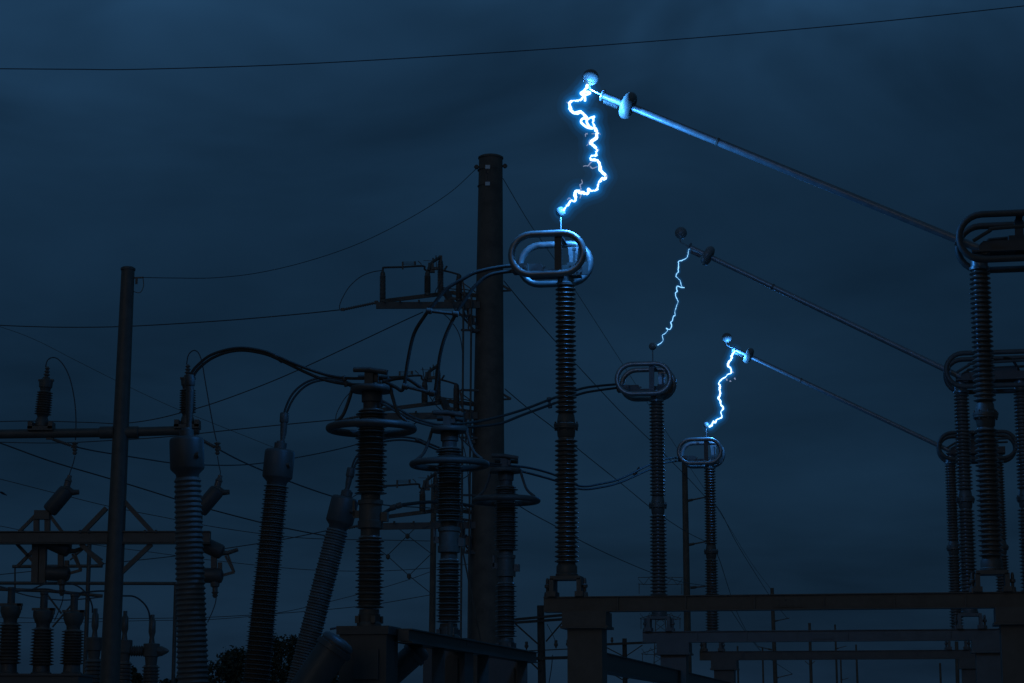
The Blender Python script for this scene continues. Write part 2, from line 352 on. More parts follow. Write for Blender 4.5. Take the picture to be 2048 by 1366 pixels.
# ================================================================== electric arcs
ARC1 = [(1174, 171), (1172, 176), (1167, 182), (1164, 186), (1171, 189), (1166, 193), (1158, 199), (1148, 202), (1141, 206), (1140, 213), (1142, 219), (1149, 224), (1160, 224), (1165, 226), (1170, 232), (1175, 237), (1182, 236), (1186, 234), (1185, 241), (1187, 249), (1189, 256), (1194, 264), (1194, 270), (1189, 276), (1183, 282), (1182, 287), (1187, 292), (1194, 297), (1193, 304), (1191, 310), (1184, 312), (1181, 316), (1185, 320), (1193, 321), (1198, 327), (1200, 336), (1206, 347), (1210, 354), (1204, 358), (1199, 364), (1195, 370), (1194, 377), (1188, 382), (1181, 381), (1177, 378), (1174, 385), (1168, 387), (1160, 384), (1153, 382), (1150, 387), (1151, 395), (1150, 401), (1143, 401), (1138, 408), (1133, 412), (1129, 419), (1124, 422)]
ARC1B = [[(1174, 237), (1166, 238), (1162, 243), (1166, 249), (1175, 255), (1184, 256), (1188, 254)], [(1175, 238), (1174, 245), (1178, 252), (1183, 256)], [(1166, 184), (1162, 187), (1166, 191), (1174, 190), (1180, 186), (1176, 183), (1168, 184)], [(1169, 190), (1170, 197), (1170, 202)], [(1183, 236), (1189, 232)]]
ST1 = [[(1194, 266), (1198, 266), (1201, 270)], [(1194, 267), (1188, 267), (1184, 268)], [(1175, 267), (1171, 268), (1171, 273)], [(1181, 280), (1178, 284), (1177, 288), (1174, 292)], [(1183, 322), (1180, 327), (1176, 331), (1170, 331), (1166, 332)], [(1180, 332), (1184, 336), (1190, 336), (1194, 332)], [(1162, 384), (1161, 376), (1160, 369), (1164, 365), (1164, 361)], [(1161, 371), (1159, 369)], [(1142, 400), (1139, 396), (1134, 398)], [(1163, 391), (1160, 396)], [(1211, 353), (1215, 352), (1214, 358)], [(1137, 207), (1133, 203)], [(1194, 298), (1198, 300)]]
ARC2 = [(1379, 497), (1377, 502), (1376, 508), (1374, 514), (1370, 518), (1364, 520), (1357, 523), (1357, 530), (1356, 537), (1357, 544), (1354, 547), (1352, 552), (1356, 557), (1360, 561), (1362, 567), (1365, 574), (1369, 576), (1362, 574), (1355, 572), (1353, 576), (1354, 583), (1351, 587), (1352, 593), (1354, 598), (1356, 604), (1353, 612), (1352, 617), (1350, 624), (1350, 630), (1347, 633), (1345, 640), (1342, 645), (1343, 651), (1341, 656), (1337, 658), (1332, 656), (1335, 661), (1331, 666), (1325, 671), (1326, 681), (1321, 686), (1315, 690)]
ARC3 = [(1469, 702), (1466, 707), (1463, 712), (1463, 719), (1457, 725), (1456, 731), (1460, 735), (1463, 741), (1462, 747), (1455, 750), (1448, 755), (1442, 760), (1438, 766), (1440, 771), (1439, 780), (1441, 788), (1437, 795), (1440, 802), (1441, 808), (1446, 815), (1445, 819), (1442, 825), (1444, 833), (1438, 838), (1434, 839), (1430, 845), (1427, 844), (1423, 850), (1419, 853)]
ST3 = [[(1465.5, 744.5), (1467.5, 745.5)], [(1469.3, 756.5), (1470.5, 758.5)], [(1460, 762), (1462, 762.6)], [(1453.5, 758.5), (1454, 761)]]
def shaken(pts, amp, s):
    r = random.Random(s); o = []
    for i, p in enumerate(pts):
        o.append(p + VV * (r.uniform(-1, 1) * amp) + Vector((0, 0, r.uniform(-1, 1) * amp * 0.25)))
    o[0] = pts[0]; o[-1] = pts[-1]; return o
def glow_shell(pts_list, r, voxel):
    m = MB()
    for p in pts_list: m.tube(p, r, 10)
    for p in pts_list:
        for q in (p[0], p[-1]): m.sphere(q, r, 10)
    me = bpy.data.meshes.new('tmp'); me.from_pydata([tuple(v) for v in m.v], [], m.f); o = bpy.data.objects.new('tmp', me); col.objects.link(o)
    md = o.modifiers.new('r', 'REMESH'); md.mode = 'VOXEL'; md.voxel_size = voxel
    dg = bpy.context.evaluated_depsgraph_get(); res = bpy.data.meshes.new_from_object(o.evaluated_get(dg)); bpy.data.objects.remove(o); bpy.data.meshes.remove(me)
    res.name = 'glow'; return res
def arc(k, main, branches, streams, r, strength, colr, glow, label, amp, s, watts, nl, bow):
    rt = thing('electric_arc', label, 'electric arc', atplane(*main[-1], k), 0, 'electric arcs across the open isolators')
    nm = len(main) - 1
    off = lambda i: -bow * math.sin(math.pi * i / nm) ** 0.6        # the arc bellies out of the switch plane
    near = lambda q: off(min(range(nm + 1), key=lambda i: math.dist(main[i], q)))
    base = shaken([atplane(x, y, k, off(i)) for i, (x, y) in enumerate(main)], amp, s); r3 = random.Random(s)
    fine = smooth(base, 4); fine = [p + VV * r3.uniform(-.3, .3) * r + UU * r3.uniform(-.55, .55) * r + Vector((0, 0, r3.uniform(-.5, .5) * r)) for p in fine]
    rad = [r * (0.78 + 0.30 * math.sin(i * 0.9 + s) * math.sin(i * 0.37) + 0.28 * math.sin(i * 0.13 + 2 * s)) for i in range(len(fine))]
    em = emit('arc_plasma_%s' % s, colr, strength)
    MB().tube(fine, rad, 8).build('plasma_channel', em, rt, True)
    bp = []
    for b in branches:
        q = smooth([atplane(x, y, k, near((x, y))) + VV * r3.uniform(-.02, .02) for x, y in b], 4); bp.append(q)
        MB().tube(q, [r * 0.8] * len(q), 8).build('side_loop', em, rt, True)
    sm = emit('streamer_%s' % s, (0.50, 0.64, 1.0), 0.42)
    for b in streams:
        q = smooth([atplane(x, y, k, near((x, y))) + VV * r3.uniform(-.03, .03) for x, y in b], 4); n = len(q)
        MB().tube(q, [(0.0085 if k == 0 else 0.014) * (0.35 + abs(math.sin(i * 1.3 + s + len(b)))) * (1 - 0.5 * i / n) for i in range(n)], 6).build('streamer', sm, rt, True)
    coarse = [smooth(base, 2)] + bp
    for i in range(nl):                                  # the light the arc itself gives off
        ld = bpy.data.lights.new('arc_light', 'POINT'); ld.energy = watts / nl * (1.55 - 1.1 * i / (nl - 1));   # hottest at the blade end
        ld.color = (0.045, 0.30, 1.0); ld.shadow_soft_size = 0.02
        lo = bpy.data.objects.new('arc_light', ld); col.objects.link(lo); lo.parent = rt
        q = fine[int((i + 0.35) / (nl - 0.3) * (len(fine) - 1))]; lo.location = ROOTM[rt.name].inverted() @ (q + VV * (-1 if i % 3 else 1) * (r * 1.3 + 0.016))
    for gr, gs in glow:  # bloom imitated by nested emissive shells round the channel
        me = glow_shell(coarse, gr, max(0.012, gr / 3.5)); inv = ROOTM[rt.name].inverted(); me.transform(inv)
        me.materials.clear(); me.materials.append(glowmat('arc_bloom_%s_%d' % (s, int(gr * 1000)), (0.0, 0.30, 1.0), gs))
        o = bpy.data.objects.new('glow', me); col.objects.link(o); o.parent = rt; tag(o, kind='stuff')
    return rt
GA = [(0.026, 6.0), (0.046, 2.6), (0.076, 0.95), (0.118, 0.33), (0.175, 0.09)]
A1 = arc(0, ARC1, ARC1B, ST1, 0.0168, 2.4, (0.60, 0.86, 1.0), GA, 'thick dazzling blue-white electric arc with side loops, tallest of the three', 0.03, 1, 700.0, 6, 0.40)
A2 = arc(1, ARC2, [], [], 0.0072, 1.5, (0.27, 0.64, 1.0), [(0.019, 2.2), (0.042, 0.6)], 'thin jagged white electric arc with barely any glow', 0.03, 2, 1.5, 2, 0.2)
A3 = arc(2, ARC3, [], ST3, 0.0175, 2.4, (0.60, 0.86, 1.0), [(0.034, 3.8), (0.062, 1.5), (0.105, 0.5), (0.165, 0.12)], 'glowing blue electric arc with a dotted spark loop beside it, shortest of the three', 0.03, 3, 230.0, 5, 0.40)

# ================================================================== voltage transformers (three columns with corona rings)
def make_vt():
    S = 1 / 161.5                                       # metres per photo pixel at the first column
    z = lambda y: EYE + (1451 - y) * S
    rt = thing('voltage_transformer', 'x', 'voltage transformer', (0, 0, 0), 0, 'voltage transformers with corona rings')
    MB().box((0, 0, 0.9), (0.46, 0.46, 1.8)).build('pedestal', steel, rt)
    tk = MB(); tk.box((0, 0, (z(1278) + 1.8) / 2), (0.58, 0.58, z(1278) - 1.8)); tk = tk.build('base_tank', paint, rt)
    MB().box((0, 0, z(1270)), (0.64, 0.64, 16 * S)).build('tank_lid', paint, tk)
    MB().box((0.05, -0.31, z(1335)), (0.30, 0.05, 0.35)).build('terminal_box', paint, tk)
    b = MB(); b.lathe([(0.15, z(1261)), (0.15, z(1256)), (0.13, z(1252)), (0.135, z(1238)), (0.125, z(1236)), (0.12, z(1228))], seg=22)
    bf = b.build('base_flange', steel, rt)
    for a in range(4): MB().box((0.15 * math.cos(a * 1.57 + .6), 0.15 * math.sin(a * 1.57 + .6), z(1248)), (0.05, 0.05, 14 * S)).build('foot_lug', steel, bf)
    MB().lathe(sheds(z(1226), z(1085), 22, 0.128, 0.125, 1.40, 1.18), seg=26).build('insulator', porcg, rt)
    m = MB(); m.lathe([(0.118, z(1085)), (0.118, z(1072)), (0.155, z(1070)), (0.155, z(1056)), (0.14, z(1055)), (0.14, z(1024)), (0.155, z(1023)), (0.155, z(1015)), (0.118, z(1013)), (0.118, z(1004))], seg=22)
    mf = m.build('mid_fitting', steel, rt)
    MB().box((-0.17, -0.02, z(1042)), (0.08, 0.05, 14 * S)).box((-0.20, -0.02, z(1030)), (0.03, 0.05, 30 * S)).box((0.18, 0, z(1048)), (0.08, 0.10, 18 * S)).build('bracket', steel, mf)
    MB().lathe(sheds(z(1003), z(834), 28, 0.140, 0.138, 1.42, 1.20), seg=26).build('insulator', porcg, rt)
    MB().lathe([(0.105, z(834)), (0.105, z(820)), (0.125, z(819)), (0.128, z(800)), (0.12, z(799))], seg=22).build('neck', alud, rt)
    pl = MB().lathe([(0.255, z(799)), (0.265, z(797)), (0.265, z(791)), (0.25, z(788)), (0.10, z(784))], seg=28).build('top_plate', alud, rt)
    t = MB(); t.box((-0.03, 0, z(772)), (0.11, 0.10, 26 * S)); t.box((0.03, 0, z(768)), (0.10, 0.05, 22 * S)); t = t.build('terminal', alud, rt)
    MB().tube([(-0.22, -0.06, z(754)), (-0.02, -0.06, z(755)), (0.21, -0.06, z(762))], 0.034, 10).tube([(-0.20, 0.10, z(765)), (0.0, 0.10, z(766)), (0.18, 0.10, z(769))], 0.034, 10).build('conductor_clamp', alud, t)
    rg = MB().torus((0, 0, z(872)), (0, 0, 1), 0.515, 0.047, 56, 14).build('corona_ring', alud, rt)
    for a in (R(185), R(-10), R(88)):
        c, s_ = math.cos(a), math.sin(a)
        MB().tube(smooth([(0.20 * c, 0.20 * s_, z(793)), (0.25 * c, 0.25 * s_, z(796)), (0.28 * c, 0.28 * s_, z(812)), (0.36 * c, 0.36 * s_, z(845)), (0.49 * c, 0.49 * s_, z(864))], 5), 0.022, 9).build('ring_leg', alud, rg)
    return rt
vt = make_vt()
VTS = [(740, 25.6), (898, 29.2), (1012, 34.0)]
VTL = ['voltage transformer wearing the widest corona ring, beside the leaning bushing', 'middle voltage transformer, its ring partly before the thick steel pole', 'voltage transformer standing half before the thick steel pole, smallest ring']
VTP = []
for i, (x, Y) in enumerate(VTS):
    o = vt if i == 0 else copy_tree(vt)
    p = at(x, 1100, Y); o.location = (p.x, p.y, 0); o.rotation_euler = (0, 0, ANG); o['label'] = VTL[i]; VTP.append(Vector((p.x, p.y, 0)))
# beam along the row, and the fat round braces under it
rv = (VTP[2] - VTP[0]).normalized(); rn = Vector((rv.y, -rv.x, 0))
a = VTP[0] + rn * 0.40 + rv * 0.1; b = VTP[2] + rn * 0.40 + rv * 0.15
m = MB(); m.bar(a + Vector((0, 0, 2.67)), b + Vector((0, 0, 2.67)), 0.14, 0.13); m.bar(a + Vector((0, 0, 2.745)), b + Vector((0, 0, 2.745)), 0.22, 0.015); m.bar(a + Vector((0, 0, 2.59)), b + Vector((0, 0, 2.59)), 0.22, 0.015)
vb = thing('support_beam', 'long grey steel beam running past the foot of the voltage transformers', 'beam', ((a + b) / 2).xy.to_3d())
m.build('girder', steel, vb, True)
for t in (0.22, 0.55, 0.9):
    q = a + (b - a) * t; MB().box((q.x, q.y, 1.29), (0.16, 0.16, 2.58)).build('post', steel, vb, True)
q = a + (b - a) * 0.30; MB().cyl(q + Vector((0, 0, 2.75)), q + Vector((0, 0, 2.95)), 0.035, 10).build('stub', steel, vb, True)
def pipe(name, label, px, Y, wpx, rise=None):
    pts = smooth(pxpath(px, Y), 8); r = wpx / 2 / ppm(Y)
    o = thing(name, label, 'pipe', (pts[0].x, pts[0].y, 0)); MB().tube(pts, r, 22).build('barrel', paint, o, True)
    t = (pts[-1] - pts[-3]).normalized()
    MB().lathe([(r * 0.98, -0.10), (r * 1.13, -0.095), (r * 1.13, -0.03), (r * 0.98, -0.025)], pts[-1], t, 22).build('flange', paint, o, True)
    MB().lathe([(r * 1.05, 0.0), (r * 1.0, 0.04), (r * 0.8, 0.07), (r * 0.3, 0.085)], pts[-1], t, 22).build('end_cap', paint, o, True)
    MB().tube([pts[0], Vector((pts[0].x, pts[0].y, 0))], r, 18).build('riser', paint, o, True)
    return o
pipe('duct_pipe', 'fat grey slanting pipe leaning against the first voltage transformer tank', [(548, 1480), (585, 1425), (625, 1360), (674, 1288)], 24.6, 66)
pipe('duct_pipe', 'slimmer grey slanting pipe below the long steel beam', [(660, 1465), (720, 1410), (780, 1352), (836, 1302)], 26.4, 46)

# ================================================================== circuit breaker bushings
def bushing(label, Y, head, foot, hw, w0, w1, pitch, m, stem, smallk):
    """head, foot: photo pixels of the head's centre and of a low point of the axis; widths in pixels"""
    k = ppm(Y); H = at(*head, Y); Fp = at(*foot, Y); ax = (H - Fp).normalized(); Ln = (H - Fp).length
    zt = 1.15; t = (zt - Fp.z) / ax.z; B = Fp + ax * t; Ln = (H - B).length           # the bushing starts on its tank
    rt = thing('circuit_breaker', label, 'circuit breaker', (B.x, B.y, 0), 0, 'circuit breaker poles with tall bushings')
    tx = Vector((UU.x, UU.y, 0))
    MB().lathe([(0.30, -1.1), (0.36, -1.05), (0.36, 0.45), (0.30, 0.5)], (B.x, B.y, 0.85), tx, 24).build('tank', paint, rt, True)
    for s_ in (-0.8, 0.25):
        for yy in (-0.25, 0.25): q = Vector((B.x, B.y, 0)) + tx * s_ + VV * yy; MB().box((q.x, q.y, 0.31), (0.09, 0.09, 0.62)).build('leg', steel, rt, True)
    r0, r1 = w0 / 2 / k, w1 / 2 / k; hh = hw / 2 / k
    zb = Ln - 44 / k * (hw / 68)                        # where the sheds end below the head
    n = int(zb / (pitch / k))
    MB().lathe(sheds(0.12, zb, n, r1 / smallk, r0 / smallk, smallk, (1 + smallk) / 2 if pitch < 8 else None), B, ax, 28).build('insulator', m, rt, True)
    MB().lathe([(r1 * 0.95, -0.25), (r1 * 1.25, -0.2), (r1 * 1.25, 0.05), (r1 * 0.9, 0.12)], B, ax, 24).build('turret', paint, rt, True)
    hd = MB().lathe([(hh * 0.64, -1.36 * hh), (hh * 0.68, -1.08 * hh), (hh * 0.96, -0.80 * hh), (hh, -0.72 * hh), (hh, 0.86 * hh), (hh * 0.965, 1.0 * hh), (hh * 0.88, 1.08 * hh), (hh * 0.44, 1.13 * hh)], H, ax, 28).build('head', paint, rt, True)
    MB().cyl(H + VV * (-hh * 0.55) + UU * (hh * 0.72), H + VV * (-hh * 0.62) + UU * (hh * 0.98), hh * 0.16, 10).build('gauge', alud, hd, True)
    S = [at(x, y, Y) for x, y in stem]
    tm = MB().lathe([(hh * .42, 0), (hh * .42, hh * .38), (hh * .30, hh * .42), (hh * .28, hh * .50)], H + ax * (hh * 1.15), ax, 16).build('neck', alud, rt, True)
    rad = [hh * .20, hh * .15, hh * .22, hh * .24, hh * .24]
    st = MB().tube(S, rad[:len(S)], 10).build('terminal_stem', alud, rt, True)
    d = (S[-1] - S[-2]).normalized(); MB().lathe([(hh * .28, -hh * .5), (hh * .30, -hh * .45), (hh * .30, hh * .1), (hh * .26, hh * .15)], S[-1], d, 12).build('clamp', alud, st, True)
    return rt
bushing('circuit breaker with the fattest pale ribbed bushing and bottle-shaped head', 26.0, (374, 912), (386, 1366), 68, 54, 68, 10.4, poly, [(378, 868), (378, 845), (379, 815), (380, 780), (380, 755)], 1.14)
bushing('circuit breaker with slightly leaning finely ribbed bushing, square head', 29.6, (557, 932), (512, 1366), 60, 50, 64, 4.6, porcg, [(563, 900), (565, 880), (567, 865), (568, 845), (569, 830)], 1.30)
bushing('circuit breaker with strongly leaning grey bushing next to first voltage transformer', 32.9, (684, 1024), (596, 1366), 55, 46, 50, 5.6, poly, [(691, 995), (694, 980), (697, 965), (700, 950), (702, 940)], 1.16)

# ================================================================== bundled conductors
def bundle(label, lines, Y0, Y1, wpx, spacers=(), Yspan=None):
    P0 = [pxpath(l, Y0, Y1) for l in lines]; q = P0[0][0]
    rt = thing('bundled_conductor', label, 'conductor', P0[0][0], 0, 'twin flexible conductors')
    for l, pts in zip(lines, P0):
        MB().tube(smooth(pts, 8), wpx / 2 / ppm((Y0 + Y1) / 2), 10).build('strand', cable, rt, True)
    for (a, b, Y) in spacers:
        A, Bp = at(*a, Y), at(*b, Y); d = (Bp - A).normalized(); r = wpx * 0.85 / ppm(Y)
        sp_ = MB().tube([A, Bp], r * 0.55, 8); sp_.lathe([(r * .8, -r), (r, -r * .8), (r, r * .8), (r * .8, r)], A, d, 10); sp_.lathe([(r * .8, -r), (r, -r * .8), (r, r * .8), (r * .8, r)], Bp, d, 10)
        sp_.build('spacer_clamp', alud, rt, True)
    return rt
bundle('twin conductor looping from the lit corona rings over to first voltage transformer',
       [[(1036, 531), (1000, 534), (954, 544), (926, 558), (893, 578), (866, 610), (848, 634), (828, 668), (816, 720), (809, 768), (803, 781), (792, 775), (766, 761)],
        [(1036, 541), (982, 549), (951, 571), (934, 594), (915, 622), (892, 669), (880, 711), (874, 758), (868, 788), (856, 786), (838, 773), (815, 758), (795, 757), (764, 764)]], 25.2, 25.5, 7.2,
       [((858, 622), (911, 628), 25.3), ((810, 773), (864, 786), 25.4)])
bundle('twin conductor sweeping from second isolator rings down to middle voltage transformer',
       [[(1240, 768), (1195, 772), (1160, 778), (1105, 797), (1050, 818), (1000, 833), (950, 844), (900, 849)],
        [(1240, 775), (1195, 781), (1160, 788), (1105, 808), (1045, 830), (1000, 847), (950, 853), (902, 853)]], 34.6, 29.3, 5.2, [((1098, 799), (1100, 812), 33.0), ((900, 848), (903, 856), 29.3)])
bundle('twin conductor dipping from lowest isolator rings to the smallest voltage transformer',
       [[(1362, 915), (1325, 919), (1290, 934), (1240, 958), (1200, 968), (1160, 972), (1110, 950), (1060, 936), (1016, 931)],
        [(1362, 921), (1325, 927), (1290, 943), (1240, 965), (1200, 975), (1160, 978), (1110, 961), (1060, 947), (1018, 937)]], 43.9, 34.0, 4.2, [((1278, 938), (1270, 948), 42.0), ((1014, 930), (1018, 940), 34.0)])
bundle('arching twin conductor from the fattest bushing to first voltage transformer',
       [[(381, 765), (384, 745), (397, 729), (420, 711), (455, 699), (490, 696), (530, 703), (557, 714), (600, 732), (650, 749), (690, 756), (728, 757)],
        [(385, 767), (389, 749), (402, 733), (425, 716), (457, 704), (490, 701), (530, 708), (560, 720), (612, 745), (650, 760), (690, 768), (730, 770)]], 26.0, 25.6, 6.0, [((553, 713), (562, 720), 25.8), ((688, 757), (692, 768), 25.65)])
bundle('arching twin conductor from the square-headed bushing to middle voltage transformer',
       [[(567, 845), (570, 820), (585, 788), (610, 766), (640, 756), (670, 757), (692, 763), (722, 777), (766, 802), (800, 820), (835, 838), (870, 848), (893, 850)],
        [(571, 847), (575, 822), (590, 793), (613, 771), (641, 761), (670, 762), (692, 768), (722, 783), (766, 808), (800, 827), (835, 844), (870, 853), (893, 855)]], 29.6, 29.2, 4.6, [((762, 800), (765, 808), 29.4)])
bundle('twin conductor from strongly leaning bushing behind the voltage transformers',
       [[(701, 955), (704, 935), (712, 915), (730, 895), (760, 880), (800, 874), (835, 878), (850, 884), (880, 896), (920, 912), (970, 925), (1012, 930)],
        [(704, 957), (708, 937), (717, 918), (734, 899), (762, 885), (800, 880), (835, 884), (850, 889), (880, 902), (920, 917), (970, 929), (1012, 935)]], 32.9, 34.0, 4.0, [((834, 879), (848, 886), 33.4), ((701, 950), (705, 951), 32.9)])
bundle('single heavy bowed conductor behind the first voltage transformer waist', [[(745, 1042), (762, 1030), (792, 1013), (825, 1007), (862, 1004), (905, 1006), (945, 1012)]], 46, 52, 7, [((786, 1015), (798, 1011), 47.0)])

# ================================================================== thick steel pole with three switch arms
YP = 60.0
pt = at(981.5, 318, YP); pb = at(974, 1250, YP); ax = (pt - pb).normalized(); base = pt - ax * (pt.z / ax.z); LP = (pt - base).length
pole = thing('steel_pole', 'thick dark round steel pole with a number plate near its top', 'pole', (base.x, base.y, 0))
MB().lathe([(0.545, 0), (0.51, LP * 0.3), (0.43, LP * 0.62), (0.348, LP)], base, ax, 36).build('shaft', weath, pole, True)
MB().lathe([(0.345, LP), (0.372, LP + .004), (0.372, LP + 0.05), (0.30, LP + 0.09), (0.05, LP + 0.10)], base, ax, 36).build('cap', weath, pole, True)
MB().lathe([(0.80, 0), (0.80, 0.06), (0.55, 0.061)], base, (0, 0, 1), 24).build('base_flange', weath, pole, True)
for x, y in ((953, 334), (1010, 332)):
    q = at(x, y, YP); MB().box(q, (0.14, 0.05, 0.05)).cyl(q + Vector((0, -.06, 0)), q + Vector((0, .06, 0)), 0.06, 10).build('lug', weath, pole, True)
for yv in (341, 373):
    q = at(980, yv, YP); MB().lathe([(0.366, -0.012), (0.370, -0.010), (0.370, 0.010), (0.366, 0.012)], q, ax, 36).build('band', steel, pole, True)
nq = at(975.5, 357, YP) + Vector((0, -0.375, 0))
npl = MB().box(nq, (0.135, 0.012, 0.62)).build('number_plate', darkp, pole, True)
for dz in (0.25, -0.255): MB().box(nq + Vector((0, -0.012, dz)), (0.135, 0.012, 0.11)).build('plate_end', plate, npl, True)
MB().box(nq + Vector((0, -0.009, 0.0)), (0.118, 0.006, 0.385)).build('plate_face', steel, npl, True)
cl_ = MB(); pts = [nq + Vector((0.036 * math.cos(R(a)), -0.016, 0.10 + 0.062 * math.sin(R(a)))) for a in range(50, 315, 20)]; cl_.tube(pts, 0.010, 6); cl_.build('letter', black, npl, True)
MB().box(nq + Vector((0.004, -0.016, -0.085)), (0.020, 0.006, 0.13)).build('numeral', black, npl, True)
for x0, x1, r in ((927, 921, 0.030), (943, 936, 0.030)):
    a, b = at(x0, 590, YP - 0.45), at(x1, 1366, YP - 0.45); d = (b - a).normalized(); MB().tube([a, a + d * ((a.z) / -d.z)], r, 8).build('operating_pipe', steel, pole, True)
for y in (660, 780, 875, 990, 1105):
    a = at(922, y, YP - 0.42); b = at(960, y + 1, YP - 0.3); MB().bar(a, b, 0.05, 0.06).build('pipe_bracket', steel, pole, True)
for y in (568, 785, 1000):
    a = at(1006, y - 2, YP); MB().bar(at(1000, y, YP), at(1022, y + 13, YP), 0.06, 0.06).tube([at(1004, y + 14, YP), at(1022, y + 13, YP)], 0.03, 6).build('guy_bracket', steel, pole, True)
def make_arm():
    q = at(948, 612, YP); rt = thing('switch_arm', 'x', 'switch', q, 0, 'switch arms on the thick steel pole')
    A = lambda x, y, d=0.0: at(x, y, YP + d)
    f = MB(); f.bar(A(752, 611, -.55), A(960, 610, -.30), 0.08, 0.19); f.build('arm_channel', steel, rt, True)
    f = MB(); f.bar(A(760, 603, .5), A(908, 585, .6), 0.08, 0.11); f.bar(A(908, 586, .6), A(962, 592, .4), 0.08, 0.11); f.build('rear_channel', steel, rt, True)
    br = MB(); br.bar(A(890, 580, .3), A(903, 606, .1), 0.25, 0.09); br.bar(A(925, 560, -.2), A(938, 640, -.2), 0.05, 0.06); br.bar(A(926, 566, -.2), A(962, 592, -.2), 0.03, 0.03); br.bar(A(935, 625, -.2), A(960, 662, -.2), 0.05, 0.05); br.bar(A(915, 622, -.2), A(948, 660, -.2), 0.05, 0.05); br.box(A(948, 662, -.25), (0.22, 0.15, 0.10)); br.build('bracket', steel, rt, True)
    br = MB(); br.bar(A(900, 596, -.1), A(952, 603, -.1), 0.06, 0.07); br.bar(A(908, 628, -.35), A(952, 634, -.3), 0.05, 0.06); br.bar(A(938, 598, -.3), A(937, 662, -.3), 0.05, 0.05); br.box(A(944, 641, -.32), (0.16, 0.12, 0.24)); br.box(A(930, 615, -.3), (0.14, 0.10, 0.16)); br.box(A(896, 604, -.2), (0.22, 0.14, 0.12)); br.build('mounting_frame', steel, rt, True)
    ub = MB(); ub.tube(smooth([A(905, 606, -.4), A(912, 622, -.45), A(928, 634, -.45), A(943, 628, -.42)], 4), 0.022, 6); ub.tube(smooth([A(920, 583, -.2), A(930, 596, -.35), A(926, 615, -.4), A(935, 640, -.4)], 4), 0.018, 6); ub.tube(smooth([A(838, 604, -.4), A(850, 614, -.45), A(866, 612, -.45), A(874, 602, -.4)], 4), 0.016, 6); ub.build('control_cable', cond, rt, True)
    for x in (770, 800, 838, 872, 905): MB().cyl(A(x, 605, -.62), A(x, 600, -.62), 0.035, 6).build('bolt', steel, rt, True)
    def ins(x, yt, yb, r, d):
        a, b = A(x, yb, d), A(x, yt, d); Ln = (b - a).length
        i = MB().lathe(sheds(0.05, Ln, 18, r * .86, r * .82, 1.18), a, b - a, 14).build('insulator', porc, rt, True)
        MB().lathe([(r * .75, Ln), (r * .78, Ln + .02), (r * .7, Ln + .09), (r * .3, Ln + .13)], a, b - a, 12).build('cap', steel, i, True)
        MB().lathe([(r * .95, -.03), (r * .95, .02), (r * .7, .06)], a, b - a, 12).build('foot', steel, i, True)
    ins(765.5, 551, 602, .095, -.3); ins(855, 551, 588, .098, -.1); ins(881, 528, 588, .095, .2); ins(918, 557, 600, .098, -.1)
    t = MB(); t.tube(smooth([A(766, 545, -.3), A(766, 537, -.3), A(769, 535, -.3), A(805, 534, -.25), A(846, 532, -.15), A(849, 538, -.1), A(855, 543, -.1)], 3), 0.030, 8); t.build('live_tube', alud, rt, True)
    h = MB(); h.box(A(805.5, 531, -.25), (0.05, 0.06, 0.22)); h.box(A(830, 526, -.2), (0.06, 0.06, 0.09))
    for y in (524, 526.5, 529): h.tube([A(806, y, -.25), A(830, y, -.2)], 0.007, 5)
    h.tube([A(830, 526, -.2), A(831, 532, -.2)], 0.012, 5); h.tube([A(836, 522, -.2), A(842, 527, -.2), A(843, 534, -.2)], 0.014, 5); h.build('interrupter_rack', steel, rt, True)
    t = MB(); t.tube([A(857, 541, -.1), A(860, 529, -.05), A(868, 522, 0), A(881, 514, .2)], 0.05, 8); t.box(A(862, 533, 0), (0.16, 0.14, 0.2)); t.box(A(870, 537, 0), (0.2, 0.1, 0.08)); t.box(A(881, 517, .2), (0.10, 0.12, 0.16)); t.box(A(862, 543, 0), (0.22, 0.16, 0.06)); t.build('switch_head', steel, rt, True)
    t = MB(); t.tube([A(847, 521, 0), A(864, 521.5, 0)], 0.008, 5); t.tube([A(872, 520, 0), A(872, 511, 0)], 0.016, 5); t.tube([A(866, 523, 0), A(866, 516, 0)], 0.02, 5); t.tube([A(873, 524, 0), A(873, 538, 0)], 0.01, 5); t.tube([A(889, 540, 0), A(894, 532, 0)], 0.03, 6); t.build('arcing_horn', steel, rt, True)
    MB().tube(smooth([A(886, 541, .1), A(900, 544, 0), A(914, 548, -.1), A(919, 550, -.1), A(919, 557, -.1)], 3), 0.028, 8).build('connecting_tube', alud, rt, True)
    MB().tube(smooth([A(887, 545, .2), A(880, 565, .1), A(872, 580, 0), A(870, 587, 0)], 4), 0.012, 6).build('lead', cond, rt, True)
    MB().tube(smooth([A(886, 575, .1), A(905, 578, .0), A(930, 579, 0), A(945, 582, 0)], 4), 0.016, 6).build('control_rod', steel, rt, True)
    # strain insulator and its jumper
    st = MB(); d = A(753, 605, -.5) - A(687, 619, -.5); st.lathe(sheds(0, d.length * .985, 14, .030, .030, 1.6), A(687, 619, -.5), d, 10); st.build('strain_insulator', porc, rt, True)
    MB().box(A(753, 605, -.5), (0.10, 0.06, 0.10)).box(A(685, 619, -.5), (0.10, 0.06, 0.08)).build('shackle', steel, rt, True)
    MB().tube(smooth([A(764, 541, -.3), A(745, 544, -.35), A(722, 553, -.4), A(700, 572, -.45), A(687, 592, -.5), A(680, 608, -.5), A(679, 618, -.5)], 5), 0.014, 6).build('jumper', cond, rt, True)
    return rt
arm = make_arm()
ZA = [at(948, y, YP).z for y in (612, 832, 1050)]
AL = ['topmost switch arm on the thick steel pole, high above the voltage transformers', 'middle switch arm on the thick steel pole, behind first voltage transformer top', 'lowest switch arm on the thick steel pole, behind the voltage transformer waists']
arms = [arm, copy_tree(arm), copy_tree(arm)]
